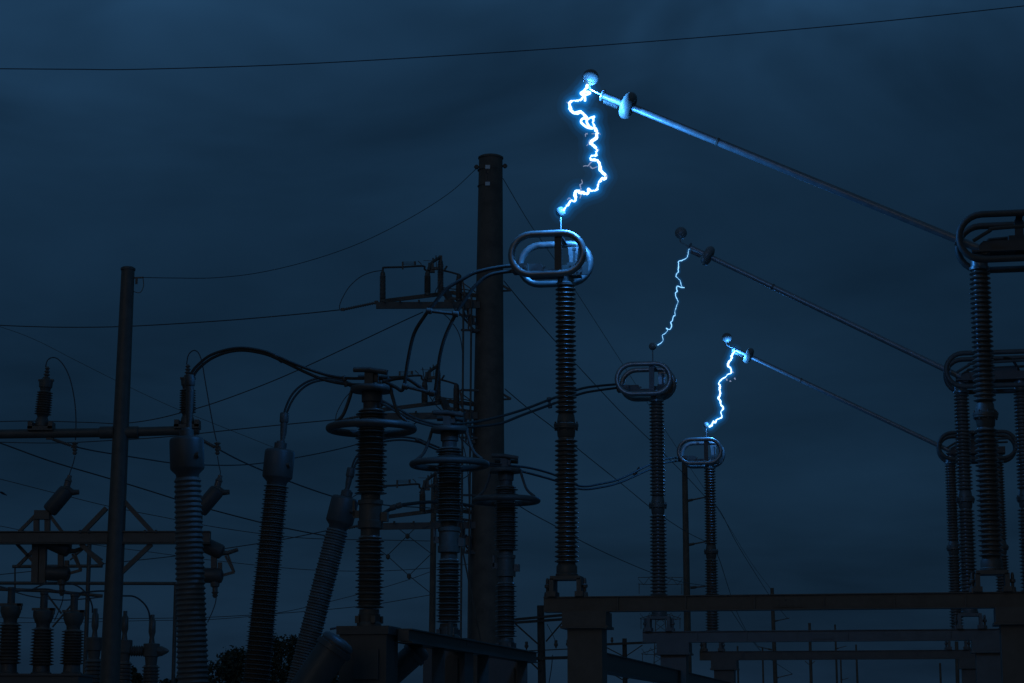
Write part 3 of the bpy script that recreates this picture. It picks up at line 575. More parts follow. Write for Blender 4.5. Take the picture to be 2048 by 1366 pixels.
for i, o in enumerate(arms):
    o.location = (arm.location.x - (0, .06, .1)[i], arm.location.y, ZA[i]); o['label'] = AL[i]

# ================================================================== slim pole with crossarms, on the left
YL = 47.0
k = ppm(YL)
pt = at(256, 541, YL); pb = at(219, 1366, YL); ax = (pt - pb).normalized(); base = pt - ax * (pt.z / ax.z); LL = (pt - base).length
lp = thing('crossarm_pole', 'slim grey steel pole with a pipe crossarm and a lower braced beam', 'pole', (base.x, base.y, 0))
MB().lathe([(0.225, 0), (0.205, LL * .4), (0.150, LL)], base, ax, 28).build('shaft', steel, lp, True)
MB().lathe([(0.15, LL), (0.168, LL + .004), (0.168, LL + .05), (0.13, LL + .08), (0.03, LL + .085)], base, ax, 28).build('cap', steel, lp, True)
q = at(272, 556, YL); MB().bar(at(262, 556, YL), at(287, 555, YL), 0.03, 0.035).tube(smooth([at(286, 556, YL), at(287, 572, YL), at(280, 585, YL), at(266, 583, YL)], 4), 0.01, 5).box(at(273, 562, YL), (0.05, 0.04, 0.14)).build('wire_bracket', steel, lp, True)
MB().tube([at(-60, 869, YL), at(225, 865, YL), at(398, 860, YL)], 0.105, 18).build('pipe_crossarm', steel, lp, True)
for x in (214, 263): MB().lathe([(0.13, -.16), (0.14, -.15), (0.14, .15), (0.13, .16)], at(x, 865, YL), (1, 0, 0.02), 16).build('collar', steel, lp, True)
bmL = MB(); bmL.bar(at(-60, 1076, YL), at(421, 1075, YL), 0.18, 0.22); bmL.bar(at(-60, 1064, YL), at(421, 1063.5, YL), 0.26, 0.02); bmL.bar(at(-60, 1087.5, YL), at(421, 1087, YL), 0.26, 0.02); bmL.build('lower_beam', steel, lp, True)
for a, b in (((213, 1016), (165, 1066)), ((248, 1002), (306, 1066)), ((162, 1088), (205, 1130)), ((303, 1088), (238, 1150))):
    MB().bar(at(*a, YL), at(*b, YL), 0.11, 0.10).build('knee_brace', steel, lp, True)
for x in (160, 178, 290, 312):
    MB().cyl(at(x, 1066, YL - .1), at(x, 1060, YL - .1), 0.03, 6).build('bolt', steel, lp, True)
# post insulators on the pipe crossarm
def pipe_post(label, x, yb, tilt):
    p = at(x, yb, YL); rt = thing('post_insulator', label, 'insulator', p, 0, 'post insulators on the pipe crossarm')
    ax_ = Vector((tilt, 0, 1)).normalized(); s = 1 / k
    c = MB().box(p + Vector((0, 0, -4 * s)), (50 * s, 0.34, 8 * s)); c.box(p + Vector((-20 * s, 0, 2 * s)), (9 * s, 0.34, 14 * s)); c.box(p + Vector((20 * s, 0, 2 * s)), (9 * s, 0.34, 14 * s)); c.build('saddle', steel, rt, True)
    MB().lathe([(10 * s, 0), (13.5 * s, 1 * s), (13 * s, 12 * s), (10 * s, 20 * s), (12 * s, 24 * s)], p, ax_, 18).build('foot', steel, rt, True)
    MB().lathe(sheds(24 * s, 72 * s, 10, 12.4 * s, 11.6 * s, 1.38), p, ax_, 20).build('insulator', porc, rt, True)
    cp_ = MB().lathe([(10 * s, 72 * s), (11 * s, 78 * s), (13 * s, 80 * s), (14 * s, 94 * s), (10 * s, 96 * s), (8 * s, 98 * s)], p, ax_, 18).build('cap', steel, rt, True)
    MB().box(p + ax_ * (94 * s), (30 * s, 0.1, 4 * s)).build('cap_ears', steel, cp_, True)
    MB().lathe(sheds(97 * s, 122 * s, 4, 4.2 * s, 2.4 * s, 1.8), p, ax_, 12).build('terminal_bushing', porc, rt, True)
    return rt
pipe_post('post insulator on the pipe crossarm, above the tilted cylinder switch, away from bushings', 83, 854, 0.06)
pipe_post('post insulator on the crossarm end, right behind the fattest bushing stem', 375, 850, -0.02)
wire('jumper_wire', 'thin jumper looping down from the free-standing crossarm insulator', [(91, 734), (95, 721), (105, 715), (117, 719), (130, 735), (141, 761), (149, 800), (152, 840), (151, 880)], YL, d=.028)
wire('jumper_wire', 'thin jumper looping down beside the fattest bushing head', [(373, 729), (377, 710), (387, 701), (397, 706), (404, 725), (410, 760), (419, 812), (428, 860), (433, 882)], YL, d=.028)
def strain(label, px, Y, wpx):
    P_ = pxpath(px, Y); rt = thing('strain_insulator', label, 'insulator', P_[0], 0, 'strain insulators')
    d = P_[-1] - P_[0]; r = wpx / 2 / ppm(Y)
    MB().lathe(sheds(0.08, d.length - .08, 11, r * .7, r * .7, 1.45), P_[0], d, 12).build('insulator', porc, rt, True)
    for q in (P_[0], P_[-1]): MB().box(q, (0.12, 0.07, 0.07)).build('shackle', steel, rt, True)
strain('strain insulator below the pipe crossarm, on the free side of the slim pole', [(98, 876), (148, 893)], YL, 7)
strain('strain insulator slanting down from the pipe crossarm end', [(386, 870), (436, 898)], YL, 8)
# tilted cylinder switches above the lower beam and the paired drums below it
def drum(mb, a, b, wpx, Y):
    A, B_ = at(*a, Y), at(*b, Y); r = wpx / 2 / ppm(Y); Ln = (B_ - A).length
    return mb.lathe([(r * .55, 0), (r * .9, .02), (r, .06), (r, Ln - .08), (r * .9, Ln - .03), (r * .5, Ln)], A, B_ - A, 20)
def tilted_switch(label, dx, dy, legs, bx):
    T = lambda x, y: (x + dx, y + dy); Y = YL
    rt = thing('tilted_switch', label, 'switch', at(*T(90, 1064), Y), 0, 'tilted cylinder switches')
    drum(MB(), T(97, 1024), T(136, 978), 31, Y).build('drum', paint, rt, True)
    MB().lathe([(.10, 0), (.11, .10), (.075, .14), (.075, .26), (.09, .27), (.05, .34), (.05, .40)], at(*T(130, 985), Y), at(*T(140, 950), Y) - at(*T(130, 985), Y), 14).build('cone_bushing', porc, rt, True)
    MB().tube([at(*T(132, 978), Y), at(*T(146, 985), Y), at(*T(158, 984), Y)], [.10, .07, .055], 10).build('side_stub', paint, rt, True)
    if legs:
        MB().box(at(*T(85, 1030), Y), (.34, .2, .20)).build('bed_plate', steel, rt, True)
        for x in (73, 95): MB().bar(at(x, 1030, Y), at(x, 1066, Y), 0.12, 0.10).build('leg', steel, rt, True)
        for a, b in (((72, 1030), (36, 1066)), ((99, 1030), (126, 1066))): MB().bar(at(*a, Y), at(*b, Y), 0.08, 0.07).build('brace', steel, rt, True)
    else:
        MB().bar(at(*T(99, 1020), Y), at(*T(97, 1068), Y), 0.11, 0.12).build('leg', steel, rt, True)
    wr = [T(150 + bx, 912), T(147 + bx * .7, 925), T(140, 945), T(138, 956)]
    MB().lathe(sheds(0, 26 / k, 4, .045, .03, 1.7), at(*T(150 + bx, 884), Y), (0.02, 0, -1), 12).build('small_bushing', porc, rt, True)
    MB().tube(pxpath(wr, Y), .012, 6).build('lead', cond, rt, True)
tilted_switch('tilted cylinder switch on braced legs above the lower beam', 0, 0, True, 0)
tilted_switch('tilted cylinder switch half hidden behind the fattest bushing', 301, 0, False, -16)
def paired_drums(label, dx, dy, flip=False):
    T = lambda x, y: (x + dx, y + dy); Y = YL + .3
    rt = thing('drum_interrupter', label, 'switch', at(*T(425, 1090), Y), 0, 'paired drum interrupters')
    drum(MB(), T(402, 1086), T(446, 1106), 30, Y).build('upper_drum', paint, rt, True)
    drum(MB(), T(398, 1150), T(446, 1152), 30, Y).build('lower_drum', paint, rt, True)
    MB().tube([at(*T(440, 1106), Y), at(*T(455, 1106), Y), at(*T(476, 1099), Y)], [.07, .05, .045], 10).build('contact_arm', steel, rt, True)
    MB().bar(at(*T(451, 1112), Y), at(*T(468, 1145), Y), .07, .05).bar(at(*T(456, 1110), Y), at(*T(469, 1144), Y), .03, .04).build('link', steel, rt, True)
    MB().bar(at(*T(440, 1152), Y), at(*T(469, 1144), Y), .06, .06).build('crank', steel, rt, True)
    MB().bar(at(*T(428, 1098), Y), at(*T(428, 1140), Y), .13, .10).bar(at(*T(440, 1125), Y), at(*T(440, 1150), Y), .09, .10).bar(at(*T(405, 1078), Y), at(*T(405, 1100), Y), .3, .2).build('hanger', steel, rt, True)
    MB().lathe([(.11, 0), (.10, .14), (.06, .17), (.06, .26), (.085, .27), (.045, .33), (.07, .34), (.03, .40)], at(*T(430, 1160), Y), (0.03, 0, -1), 14).build('cone_bushing', porc, rt, True)
    MB().tube(smooth(pxpath([T(433, 1186), T(431, 1205), T(424, 1225), T(415, 1245)], Y), 5), .012, 6).build('lead', cond, rt, True)
paired_drums('paired drum interrupter hanging under the beam end beside the fattest bushing', 0, 0)
paired_drums('paired drum interrupter hanging beside the boxy hanger post under the beam', -306, -4)
hp = thing('hanger_post', 'boxy dark steel post hanging from the lower beam', 'post', at(80, 1090, YL))
for x in (72, 87): MB().bar(at(x, 1088, YL + .3), at(x - 2, 1166, YL + .3), .15, .16).build('channel', steel, hp, True)
MB().bar(at(80, 1100, YL + .4), at(78, 1160, YL + .4), .28, .05).build('back_plate', steel, hp, True)
for a, b in (((34, 1088), (66, 1122)), ((66, 1102), (36, 1132))): MB().bar(at(*a, YL + .3), at(*b, YL + .3), .09, .07).build('brace', steel, hp, True)
# bus frame of pipes behind the slim pole
YF = 54.0
fr = thing('pipe_frame', 'dark pipe frame with rails behind the slim pole', 'frame', at(178, 1366, YF).xy.to_3d())
def down(p): return Vector((p.x, p.y, 0))
a = at(179, 1088, YF); MB().tube([a, down(a)], .055, 10).build('post', steel, fr, True)
for px, r in ((((-40, 1166), (352, 1167)), .045), (((25, 1133), (205, 1132)), .045), (((-40, 1177), (100, 1182), (205, 1192)), .045)):
    MB().tube([at(*q, YF) for q in px], r, 10).build('rail', steel, fr, True)
for a, b in (((30, 1133), (30, 1176)), ((165, 1090), (205, 1120)), ((150, 1110), (180, 1088)), ((140, 1120), (172, 1094))):
    MB().tube([at(*a, YF), at(*b, YF)], .022, 8).build('strut', steel, fr, True)
a = at(352, 1167, YF); MB().tube([a, down(a)], .05, 10).build('post', steel, fr, True)
a = at(-38, 1166, YF); MB().tube([a, down(a)], .05, 10).build('post', steel, fr, True)
for a, b in (((95, 1190), (123, 1227)), ((166, 1183), (105, 1254))): MB().tube([at(*a, YF), at(*b, YF)], .025, 8).build('strut', steel, fr, True)

# low bushings at the foot of the frame
YS = 42.0
ks = ppm(YS)
tk = thing('power_transformer', 'low transformer tank carrying three short ribbed bushings', 'transformer', down(at(70, 1366, YS)))
p0 = at(70, 1353, YS); MB().box((p0.x - .6, p0.y, p0.z / 2), (3.2, 1.4, p0.z)).build('tank', paint, tk, True)
MB().box((p0.x - .6, p0.y, p0.z + .02), (3.3, 1.5, .04)).build('lid', paint, tk, True)
for x, y0, y1 in ((16, 1250, 1335), (82, 1259, 1338), (143, 1263, 1336)):
    p = at(x, 1352, YS); s = 1 / ks; h = lambda y: (1352 - y) * s
    bsg = MB().lathe(sheds(h(y1 - 6), h(y0), 12, 17 * s, 15.5 * s, 1.42), p, (0, 0, 1), 22).build('bushing', porc, tk, True)
    MB().lathe([(20 * s, 0), (20 * s, 6 * s), (17 * s, 8 * s), (16 * s, h(y1 - 6))], p, (0, 0, 1), 20).build('foot', steel, bsg, True)
    cpo = MB().lathe([(13 * s, h(y0)), (13.5 * s, h(y0 - 8)), (16 * s, h(y0 - 11)), (20 * s, h(y0 - 22)), (20 * s, h(y0 - 32)), (10 * s, h(y0 - 36))], p, (0, 0, 1), 20).build('cap', steel, bsg, True)
    MB().box(p + Vector((0, 0, h(y0 - 36))), (44 * s, .12, 5 * s)).box(p + Vector((17 * s, 0, h(y0 - 32))), (8 * s, .12, 12 * s)).build('lug', steel, bsg, True)
    MB().lathe([(7.5 * s, h(y0 - 36)), (7 * s, h(y0 - 64)), (8 * s, h(y0 - 65)), (8 * s, h(y0 - 70))], p, (0, 0, 1), 14).build('stem', alud, bsg, True)
YQ = 50.0; kq = ppm(YQ)
for i, (x, yt, lab) in enumerate(((186, 1278, 'grey capped low insulator post beside the slim pole, on its short-bushing side'), (246, 1283, 'grey capped low insulator post partly hidden by the slim pole'), (301, 1290, 'grey capped low insulator post with ribbed bellows and pointed nose'))):
    p = at(x, 1366, YQ); s = 1 / kq; rt = thing('low_post', lab, 'insulator', down(p), 0, 'grey capped low posts'); h = lambda y: p.z + (1366 - y) * s; b = down(p)
    MB().lathe([(20 * s, 0), (20 * s, h(1392)), (17 * s, h(1390))], b, (0, 0, 1), 16).build('pedestal', steel, rt, True)
    MB().lathe(sheds(h(1390), h(yt + 42), 9, 14 * s, 13.4 * s, 1.3), b, (0, 0, 1), 20).build('insulator', porcg, rt, True)
    MB().lathe([(11 * s, h(yt + 42)), (12.5 * s, h(yt + 26)), (16 * s, h(yt + 25)), (16 * s, h(yt + 1)), (14.5 * s, h(yt))], b, (0, 0, 1), 20).build('cap', poly, rt, True)
    MB().lathe([(6 * s, h(yt)), (4.5 * s, h(yt - 12)), (7 * s, h(yt - 22)), (6.5 * s, h(yt - 44)), (4 * s, h(yt - 48)), (4 * s, h(yt - 56))], b, (0, 0, 1), 14).build('stem', porc, rt, True)
    if i == 2:
        c = at(x, yt + 12, YQ); MB().lathe(sheds(0, 34 * s, 7, 8.5 * s, 8.5 * s, 1.3), c + Vector((-48 * s, 0, 0)), (1, 0, 0), 16).build('bellows', poly, rt, True)
        MB().lathe([(11 * s, 0), (10 * s, 8 * s), (5 * s, 18 * s), (1.5 * s, 22 * s)], c + Vector((14 * s, 0, 0)), (1, 0, 0), 14).build('nose', porc, rt, True)
wire('jumper_cable', 'dark jumper arching down to the post with the pointed nose', [(30, 1183), (90, 1178), (140, 1187), (205, 1182), (240, 1191), (268, 1193), (287, 1206), (297, 1222), (300, 1240)], YQ, d=.045, cat='cable')
wire('jumper_cable', 'dark jumper arching over low bushings to the post behind the slim pole side', [(0, 1173), (30, 1180), (60, 1180), (90, 1168), (125, 1165), (155, 1172), (175, 1190), (184, 1210), (185, 1226)], YQ, d=.04, cat='cable')
wire('jumper_cable', 'dark slack jumper sagging between the short bushing tops', [(2, 1174), (40, 1187), (70, 1194), (120, 1200), (165, 1198), (205, 1194)], YQ - 4, d=.03, cat='cable')

# ================================================================== poles of the distribution lines behind
def far_pole(label, x, ytop, Y, wtop, wbot, parts, group='utility poles behind the substation', material=wood, lean=0):
    a = at(x, ytop, Y); b = down(at(x + lean, 1366, Y)); kk = ppm(Y); rt = thing('utility_pole', label, 'pole', b, 0, group)
    MB().lathe([(wbot / 2 / kk, 0), (wtop / 2 / kk, (a - b).length)], b, a - b, 14).build('shaft', material, rt, True)
    for kind, px, wp in parts:
        pts = [at(q[0], q[1], Y - (0.16 if kind in ('crossarm', 'brace') else 0)) for q in px]
        if kind in ('crossarm', 'brace'): MB().bar(pts[0], pts[1], wp / kk, wp / kk).build(kind, material, rt, True)
        elif kind == 'pin': 
            for q in pts: MB().lathe([(.02, 0), (.03, .05), (.07, .10), (.07, .16), (.05, .18), (.055, .26), (.03, .28)], q, (0, 0, 1), 10).build('pin_insulator', porc, rt, True)
        elif kind == 'post':
            d = pts[1] - pts[0]; MB().lathe(sheds(0, d.length, 9, wp / 2 / kk / 1.4, wp / 2 / kk / 1.6, 1.4), pts[0], d, 10).build('line_post_insulator', porc, rt, True)
            MB().lathe([(wp * .7 / kk, -.1), (wp * .7 / kk, .15), (wp * .4 / kk, .2)], pts[0], d, 10).build('bracket', steel, rt, True)
        else: MB().tube(smooth(pts, 4), wp / 2 / kk, 6).build(kind, cond, rt, True)
    return rt
far_pole('wooden utility pole with doubled crossarm, beside the isolator column head', 1081, 1211, 70, 14, 19,
         [('crossarm', ((1020, 1240), (1138, 1229)), 5), ('crossarm', ((1020, 1246), (1134, 1238)), 5), ('brace', ((1030, 1247), (1078, 1290)), 3), ('brace', ((1127, 1242), (1092, 1283)), 3),
          ('crossarm', ((1033, 1318), (1142, 1315)), 6), ('brace', ((1058, 1321), (1080, 1342)), 3), ('crossarm', ((1052, 1302), (1138, 1298)), 2), ('pin', ((1053, 1300), (1112, 1297), (1136, 1296)), 3), ('lead', ((1094, 1248), (1108, 1275), (1113, 1294)), 1.3), ('lead', ((1105, 1310), (1103, 1335), (1098, 1366)), 2)], lean=6)
far_pole('wooden utility pole with braced single crossarm, seen over the sloping tie beam', 1249, 1277, 95, 9, 11,
         [('crossarm', ((1205, 1289), (1318, 1284)), 4.5), ('brace', ((1207, 1292), (1246, 1312)), 2), ('brace', ((1285, 1290), (1254, 1311)), 2), ('pin', ((1224, 1287),), 3), ('brace', ((1215, 1342), (1246, 1360)), 2), ('brace', ((1270, 1349), (1254, 1358)), 2)], lean=2)
far_pole('tall dark pole below the lowest corona rings with three side insulators', 1369, 915, 100, 11, 16,
         [('post', ((1378, 1001), (1412, 994)), 4), ('post', ((1381, 1089), (1412, 1083)), 4), ('post', ((1385, 1175), (1416, 1172)), 4)], lean=8, material=weath)
far_pole('mid-distance pole with side insulator seen through the isolator beams', 1544, 1176, 150, 7, 9.5,
         [('post', ((1551, 1242), (1579, 1236)), 2.4), ('post', ((1541, 1299), (1516, 1293)), 2.6), ('post', ((1552, 1356), (1585, 1348)), 2.4)], lean=9, material=weath)
FP = [(1619, 1246, 200, 5.5, 7, 4, 'distant dark pole with a small forked head brace'), (1670, 1249, 230, 3.6, 5, 5, 'distant slim pole with one thin side insulator'), (1712, 1289, 260, 3.5, 6, 4, 'distant dark pole tapering upwards, tip just above the lowest beam'),
      (1475, 1292, 210, 3.5, 4.5, 2, 'distant slim pole rising beside the lowest isolator column head'), (1525, 1294, 230, 3.2, 5, 2, 'distant slim pole close beside the mid-distance pole'), (1681, 1305, 300, 3, 4, 2, 'distant thin pole hugging the slim one'),
      (1880, 1326, 240, 4, 5, 2, 'short distant pole under the lowest beam near the isolator hinges'), (1913, 1283, 170, 7, 8, 1, 'dark distant post between the lowest beams near the isolator hinges')]
for x, y, Y, w0, w1, ln, lab in FP:
    ex = [('brace', ((x - 9, 1322), (x, 1330)), 1.2), ('brace', ((x + 11, 1322), (x + 2, 1330)), 1.2)] if x == 1619 else []
    if x == 1670: ex = [('post', ((1674, 1297), (1693, 1292)), 1.8)]
    if x == 1681: ex = [('post', ((1683, 1360), (1697, 1356)), 1.6)]
    far_pole(lab, x, y, Y, w0, w1, ex, 'far poles behind the isolators', weath, ln)
far_pole('plain dark post behind the middle voltage transformer', 868, 968, 72, 11, 15, [], 'utility poles behind the substation', weath, -6)

# far lattice tower
YT = 380.0
tw = thing('lattice_tower', 'faint distant lattice tower with pointed crossarms', 'tower', down(at(1320, 1366, YT)))
def tl(mb, a, b, r=.05): mb.tube([at(*a, YT), at(*b, YT)], r, 5)
m = MB()
for x0, x1 in ((1315, 1302), (1327, 1340)): q = at(x1, 1440, YT); m.tube([at(x0, 1150, YT), down(q)], .08, 5)
yy = 1150
while yy < 1440:
    w0 = 6 + (yy - 1150) / 290 * 13; w1 = 6 + (yy + 16 - 1150) / 290 * 13
    tl(m, (1321 - w0, yy), (1321 + w1, yy + 16)); tl(m, (1321 + w0, yy), (1321 - w1, yy + 16)); yy += 16
m.build('tower_body', steel, tw, True)
for y0, ln in ((1170, 45), (1240, 41), (1310, 38)):
    m = MB(); 
    for s_ in (-1, 1):
        tl(m, (1321, y0), (1321 + s_ * ln, y0 - 2), .06); tl(m, (1321, y0 - 16), (1321 + s_ * ln, y0 - 3 - (12 if y0 == 1170 else 0)), .06)
        for j in range(4): tl(m, (1321 + s_ * ln * j / 4, y0 - (15 if j % 2 == 0 else 0)), (1321 + s_ * ln * (j + 1) / 4, y0 - (0 if j % 2 == 0 else 13)), .04)
        tl(m, (1321 + s_ * ln * .95, y0 - 2), (1321 + s_ * ln * .95, y0 + 18), .06)
    m.build('crossarm', steel, tw, True)

# ================================================================== overhead wires
wire('overhead_wire', 'single thin wire crossing the open sky above everything', [(-60, 137), (150, 138.5), (280, 138.5), (600, 128), (1024, 103), (1400, 75), (1750, 44), (2110, 5)], 44, d=.022, n=10)
wire('overhead_wire', 'sagging static wire between slim pole top and thick pole top', [(287, 555), (350, 556), (430, 555.5), (520, 545), (620, 521), (720, 486), (820, 436), (900, 385), (953, 337)], 47, 60, d=.02, n=8)
wire('overhead_wire', 'line wire running level behind the slim pole to the topmost switch arm', [(-60, 648), (60, 653), (160, 654.5), (270, 652), (450, 641), (600, 628), (686, 619)], 66, 59.5, d=.034)
wire('overhead_wire', 'static wire dropping from thick pole top towards mid-distance pole', [(1006, 357), (1060, 448), (1110, 520), (1165, 603), (1235, 712), (1340, 875), (1440, 1025), (1500, 1122), (1543, 1180)], 60, 150, d=.024)
wire('overhead_wire', 'line wire from thick pole to the tall dark pole, upper one', [(1008, 562), (1050, 613), (1110, 682), (1165, 742), (1240, 822), (1310, 890), (1370, 950), (1411, 994)], 60, 100, d=.03)
wire('overhead_wire', 'line wire from thick pole to the tall dark pole, middle one', [(1010, 778), (1060, 820), (1110, 858), (1165, 905), (1240, 965), (1310, 1022), (1370, 1062), (1411, 1083)], 60, 100, d=.03)
wire('overhead_wire', 'line wire from thick pole to the tall dark pole, lower one', [(1008, 992), (1060, 1025), (1110, 1052), (1155, 1078), (1220, 1110), (1300, 1144), (1360, 1163), (1415, 1172)], 60, 100, d=.03)
wire('overhead_wire', 'wire running down from the tall dark pole upper insulator', [(1412, 994), (1440, 1022), (1470, 1080), (1500, 1130), (1545, 1200), (1575, 1237)], 100, 150, d=.035)
wire('overhead_wire', 'wire running down from the tall dark pole middle insulator', [(1412, 1083), (1435, 1110), (1455, 1170), (1472, 1220), (1493, 1262), (1516, 1293)], 100, 150, d=.035)
wire('overhead_wire', 'wire running down from the tall dark pole lower insulator', [(1416, 1172), (1440, 1192), (1465, 1225), (1490, 1262), (1530, 1310), (1585, 1348)], 100, 150, d=.035)
wire('overhead_wire', 'wire rising from the pipe crossarm up to the topmost switch arm', [(-60, 845), (60, 842), (180, 845), (240, 847), (300, 840), (360, 826), (440, 802), (560, 756), (700, 692), (800, 645), (846, 624)], 66, 60, d=.032)
wire('overhead_wire', 'wire running level under the pipe crossarm to the middle switch arm', [(-60, 883), (100, 886), (220, 881), (340, 873), (480, 858), (580, 848), (686, 838)], 66, 59.5, d=.032)
wire('overhead_wire', 'wire dipping from the strain insulator and rising behind first voltage transformer', [(148, 893), (185, 901), (220, 907), (290, 918), (345, 926), (410, 930), (480, 930), (540, 924), (600, 914), (660, 902), (720, 887), (800, 862), (845, 838)], 47, 60, d=.032)
wire('overhead_wire', 'wire slanting down from the crossarm end strain insulator', [(436, 898), (480, 921), (530, 943), (590, 967), (650, 988), (690, 998), (770, 1010), (860, 1016)], 47, 58, d=.034)
wire('overhead_wire', 'thick faint wire slanting down behind the slim pole', [(-60, 868), (0, 886), (100, 922), (215, 956), (300, 982), (400, 1013), (530, 1047), (600, 1062), (660, 1073)], 80, 92, d=.055)
wire('overhead_wire', 'thin faint wire slanting down behind the tilted cylinder switch', [(-60, 944), (0, 958), (110, 986), (215, 1012), (330, 1035), (430, 1054), (560, 1072), (650, 1078), (760, 1080), (860, 1082)], 90, d=.035)
wire('overhead_wire', 'thin wire behind the lower beam, slanting gently', [(-60, 1042), (0, 1052), (40, 1060), (180, 1088), (300, 1104), (420, 1120), (560, 1135), (650, 1141), (760, 1142), (860, 1136), (940, 1128)], 90, d=.03)
wire('overhead_wire', 'wire rising from behind the drum interrupter to the lowest switch arm', [(-60, 1155), (60, 1143), (240, 1124), (350, 1112), (450, 1097), (560, 1080), (650, 1062), (700, 1052)], 70, 60, d=.03)
wire('overhead_wire', 'faint far wire crossing low behind all bushings', [(-60, 1232), (100, 1237), (250, 1237), (400, 1235), (520, 1229), (620, 1222), (740, 1210), (860, 1190)], 110, d=.04)
wire('overhead_wire', 'second faint far wire just beneath the low crossing one', [(-60, 1245), (120, 1245), (300, 1241), (420, 1239), (560, 1225), (700, 1193), (800, 1165), (870, 1140)], 110, d=.035)
wire('overhead_wire', 'very faint wire drifting down from the open sky beside the slim pole', [(-40, 640), (60, 675), (150, 720), (240, 765), (340, 812), (440, 852), (560, 900)], 120, d=.03)
for lab, px, Y_ in (('thin slack cable hanging under the middle switch arm', [(845, 735), (852, 775), (868, 806), (892, 826), (925, 838), (945, 840)], 58.8),
                    ('thin cable dropping from the middle switch arm along the pole', [(905, 838), (918, 868), (930, 905), (936, 950), (938, 1000)], 58.9),
                    ('thin curved lead between topmost switch arm and its operating pipe', [(880, 622), (900, 640), (918, 668), (925, 705), (926, 745)], 58.9),
                    ('thin cable from the middle voltage transformer head to thick pole', [(905, 866), (922, 876), (936, 890), (950, 900)], 40.0),
                    ('thin cable sloping over the lowest switch arm to thick pole', [(838, 985), (862, 972), (896, 968), (930, 955), (948, 938)], 59.0)):
    wire('thin_cable', lab, px, Y_, d=.030, cat='cable')
# crossing guard wires between pole and post
for lab, px in (('thin guard wire rising to the lowest switch arm with clamp', [(772, 1114), (815, 1071), (832, 1055)]), ('thin guard wire falling rightward from the lowest switch arm', [(793, 1054), (815, 1071), (866, 1110)]), ('thin guard wire falling across to the plain dark post', [(750, 1094), (775, 1112), (818, 1151), (866, 1190)]), ('thin guard wire rising to the plain dark post', [(818, 1151), (866, 1104)])):
    wire('guard_wire', lab, px, 71, d=.03, n=3)
for lab, x, y in (('small wire clamp where upper guard wires cross', 815, 1072), ('small wire clamp on the outer guard wire', 776, 1113), ('small wire clamp where the lower guard wires meet', 818, 1152)):
    q = at(x, y, 71); tag(MB().lathe([(.02, -.10), (.07, -.06), (.075, .04), (.02, .09)], q, (0, 0, 1), 10).build('wire_clamp', steel), lab, 'clamp', 'clamps on the guard wires')
wire('ground_rod', 'pale thin rod slanting down across the thick steel pole', [(919, 1074), (926, 1105), (944, 1195), (963, 1292), (975, 1366)], 40, d=.035, cat='rod', m=steel)
wire('lead_cable', 'short curved lead at the foot of first voltage transformer', [(660, 1258), (690, 1254), (704, 1256), (714, 1262), (726, 1263)], 26.4, d=.03, cat='cable')

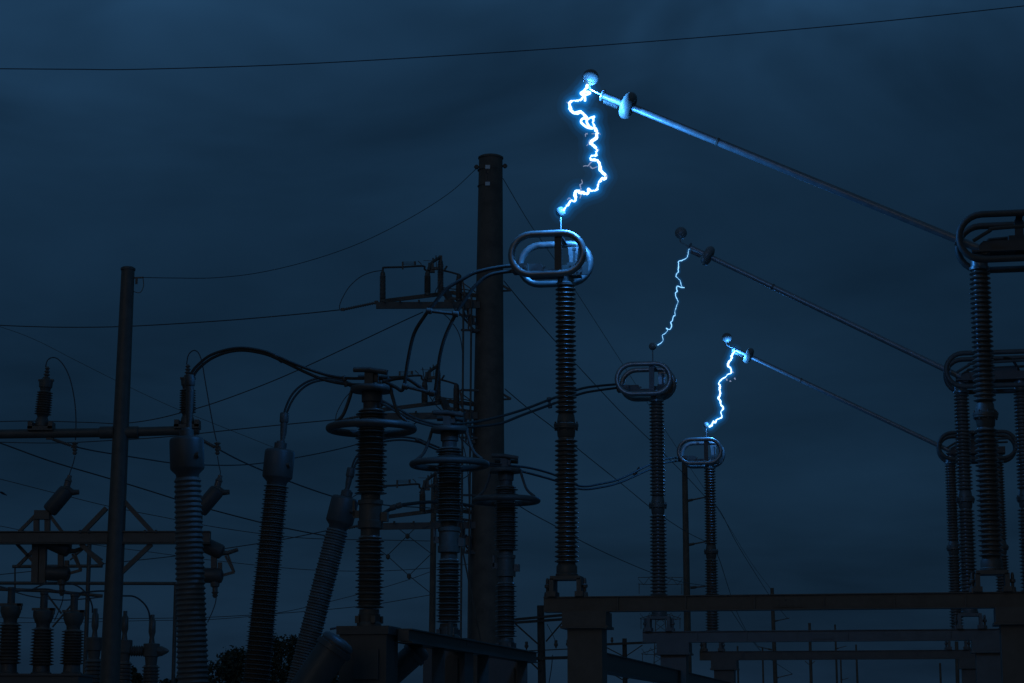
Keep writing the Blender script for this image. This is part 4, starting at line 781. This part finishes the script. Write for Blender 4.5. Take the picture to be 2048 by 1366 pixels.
# ================================================================== bird
bq = at(6, 987, 40); bd_ = thing('bird', 'tiny dark bird flying in the open sky beside the cylinder switch', 'bird', bq)
MB().lathe([(.002, -.09), (.012, -.06), (.020, -.01), (.018, .03), (.012, .055), (.012, .065), (.004, .085)], bq, (1, .1, -.45), 10).build('body', feather, bd_, True)
for s_ in (-1, 1):
    MB().add([bq + Vector((-.02, 0, .01)), bq + Vector((.03, 0, .01)), bq + Vector((-.005, s_ * .09, .03)), bq + Vector((-.06, s_ * .17, .01)), bq + Vector((-.03, s_ * .05, .012)),
              bq + Vector((-.02, 0, .004)), bq + Vector((.03, 0, .004)), bq + Vector((-.005, s_ * .09, .025)), bq + Vector((-.06, s_ * .17, .006)), bq + Vector((-.03, s_ * .05, .007))],
             [[0, 1, 2, 3, 4], [9, 8, 7, 6, 5], [1, 0, 5, 6], [2, 1, 6, 7], [3, 2, 7, 8], [4, 3, 8, 9], [0, 4, 9, 5]], False).build('wing', feather, bd_, True)

# ================================================================== trees
def tree(label, x, ytop, Y, rw, seed):
    r = random.Random(seed); top = at(x, ytop, Y); b = down(top); H = top.z; rt = thing('tree', label, 'tree', b, 0, 'trees behind the breakers')
    tr = MB().tube([b, b + Vector((.1, 0, H * .35)), b + Vector((-.05, .1, H * .7))], [.24, .18, .07], 9)
    cl_ = []
    for i in range(16):
        a = r.uniform(0, 6.28); h = r.uniform(.30, .96); q = rw * (1 - abs(h - .55) * 1.3) * r.uniform(.35, 1)
        c = b + Vector((q * math.cos(a), q * math.sin(a), H * h)); cl_.append((c, r.uniform(.45, .95) * rw * .42))
        if i < 9: tr.tube([b + Vector((0, 0, H * min(.65, h * .6))), (b + Vector((0, 0, H * h * .8)) + c) / 2, c], [.08, .05, .015], 6)
    tr.build('trunk', barkm, rt, True); m = MB(); vs = []; fs = []
    for c, s in cl_:
        for _ in range(420):
            d = Vector((r.gauss(0, 1), r.gauss(0, 1), r.gauss(0, 1))); d = d.normalized() * s * r.uniform(.35, 1.12) ** .7; p = c + d; d.z *= .8
            u = Vector((r.gauss(0, 1), r.gauss(0, 1), r.gauss(0, 1))).normalized(); v = u.cross(Vector((r.gauss(0, 1), r.gauss(0, 1), r.gauss(0, 1)))).normalized(); l = r.uniform(.07, .15)
            o = len(vs); vs += [p - u * l, p + v * l * .5, p + u * l, p - v * l * .5]; fs.append([o, o + 1, o + 2, o + 3])
    m.add(vs, fs, False); m.build('crown', leafm, rt, True)
tree('low dark tree between fattest bushing and the leaning one', 452, 1302, 110, 2.6, 1)
tree('taller dark tree right behind the leaning square-headed bushing', 572, 1274, 115, 2.8, 2)
tree('bushy dark tree filling the gap behind the slightly leaning bushing', 508, 1308, 125, 2.8, 3)
tree('small low tree peeping out beside the fattest bushing foot', 347, 1340, 105, 1.5, 4)
tree('dark tree low behind the strongly leaning bushing', 615, 1300, 130, 3.0, 5)
tree('small tree between the low posts with grey caps', 272, 1330, 120, 1.3, 6)
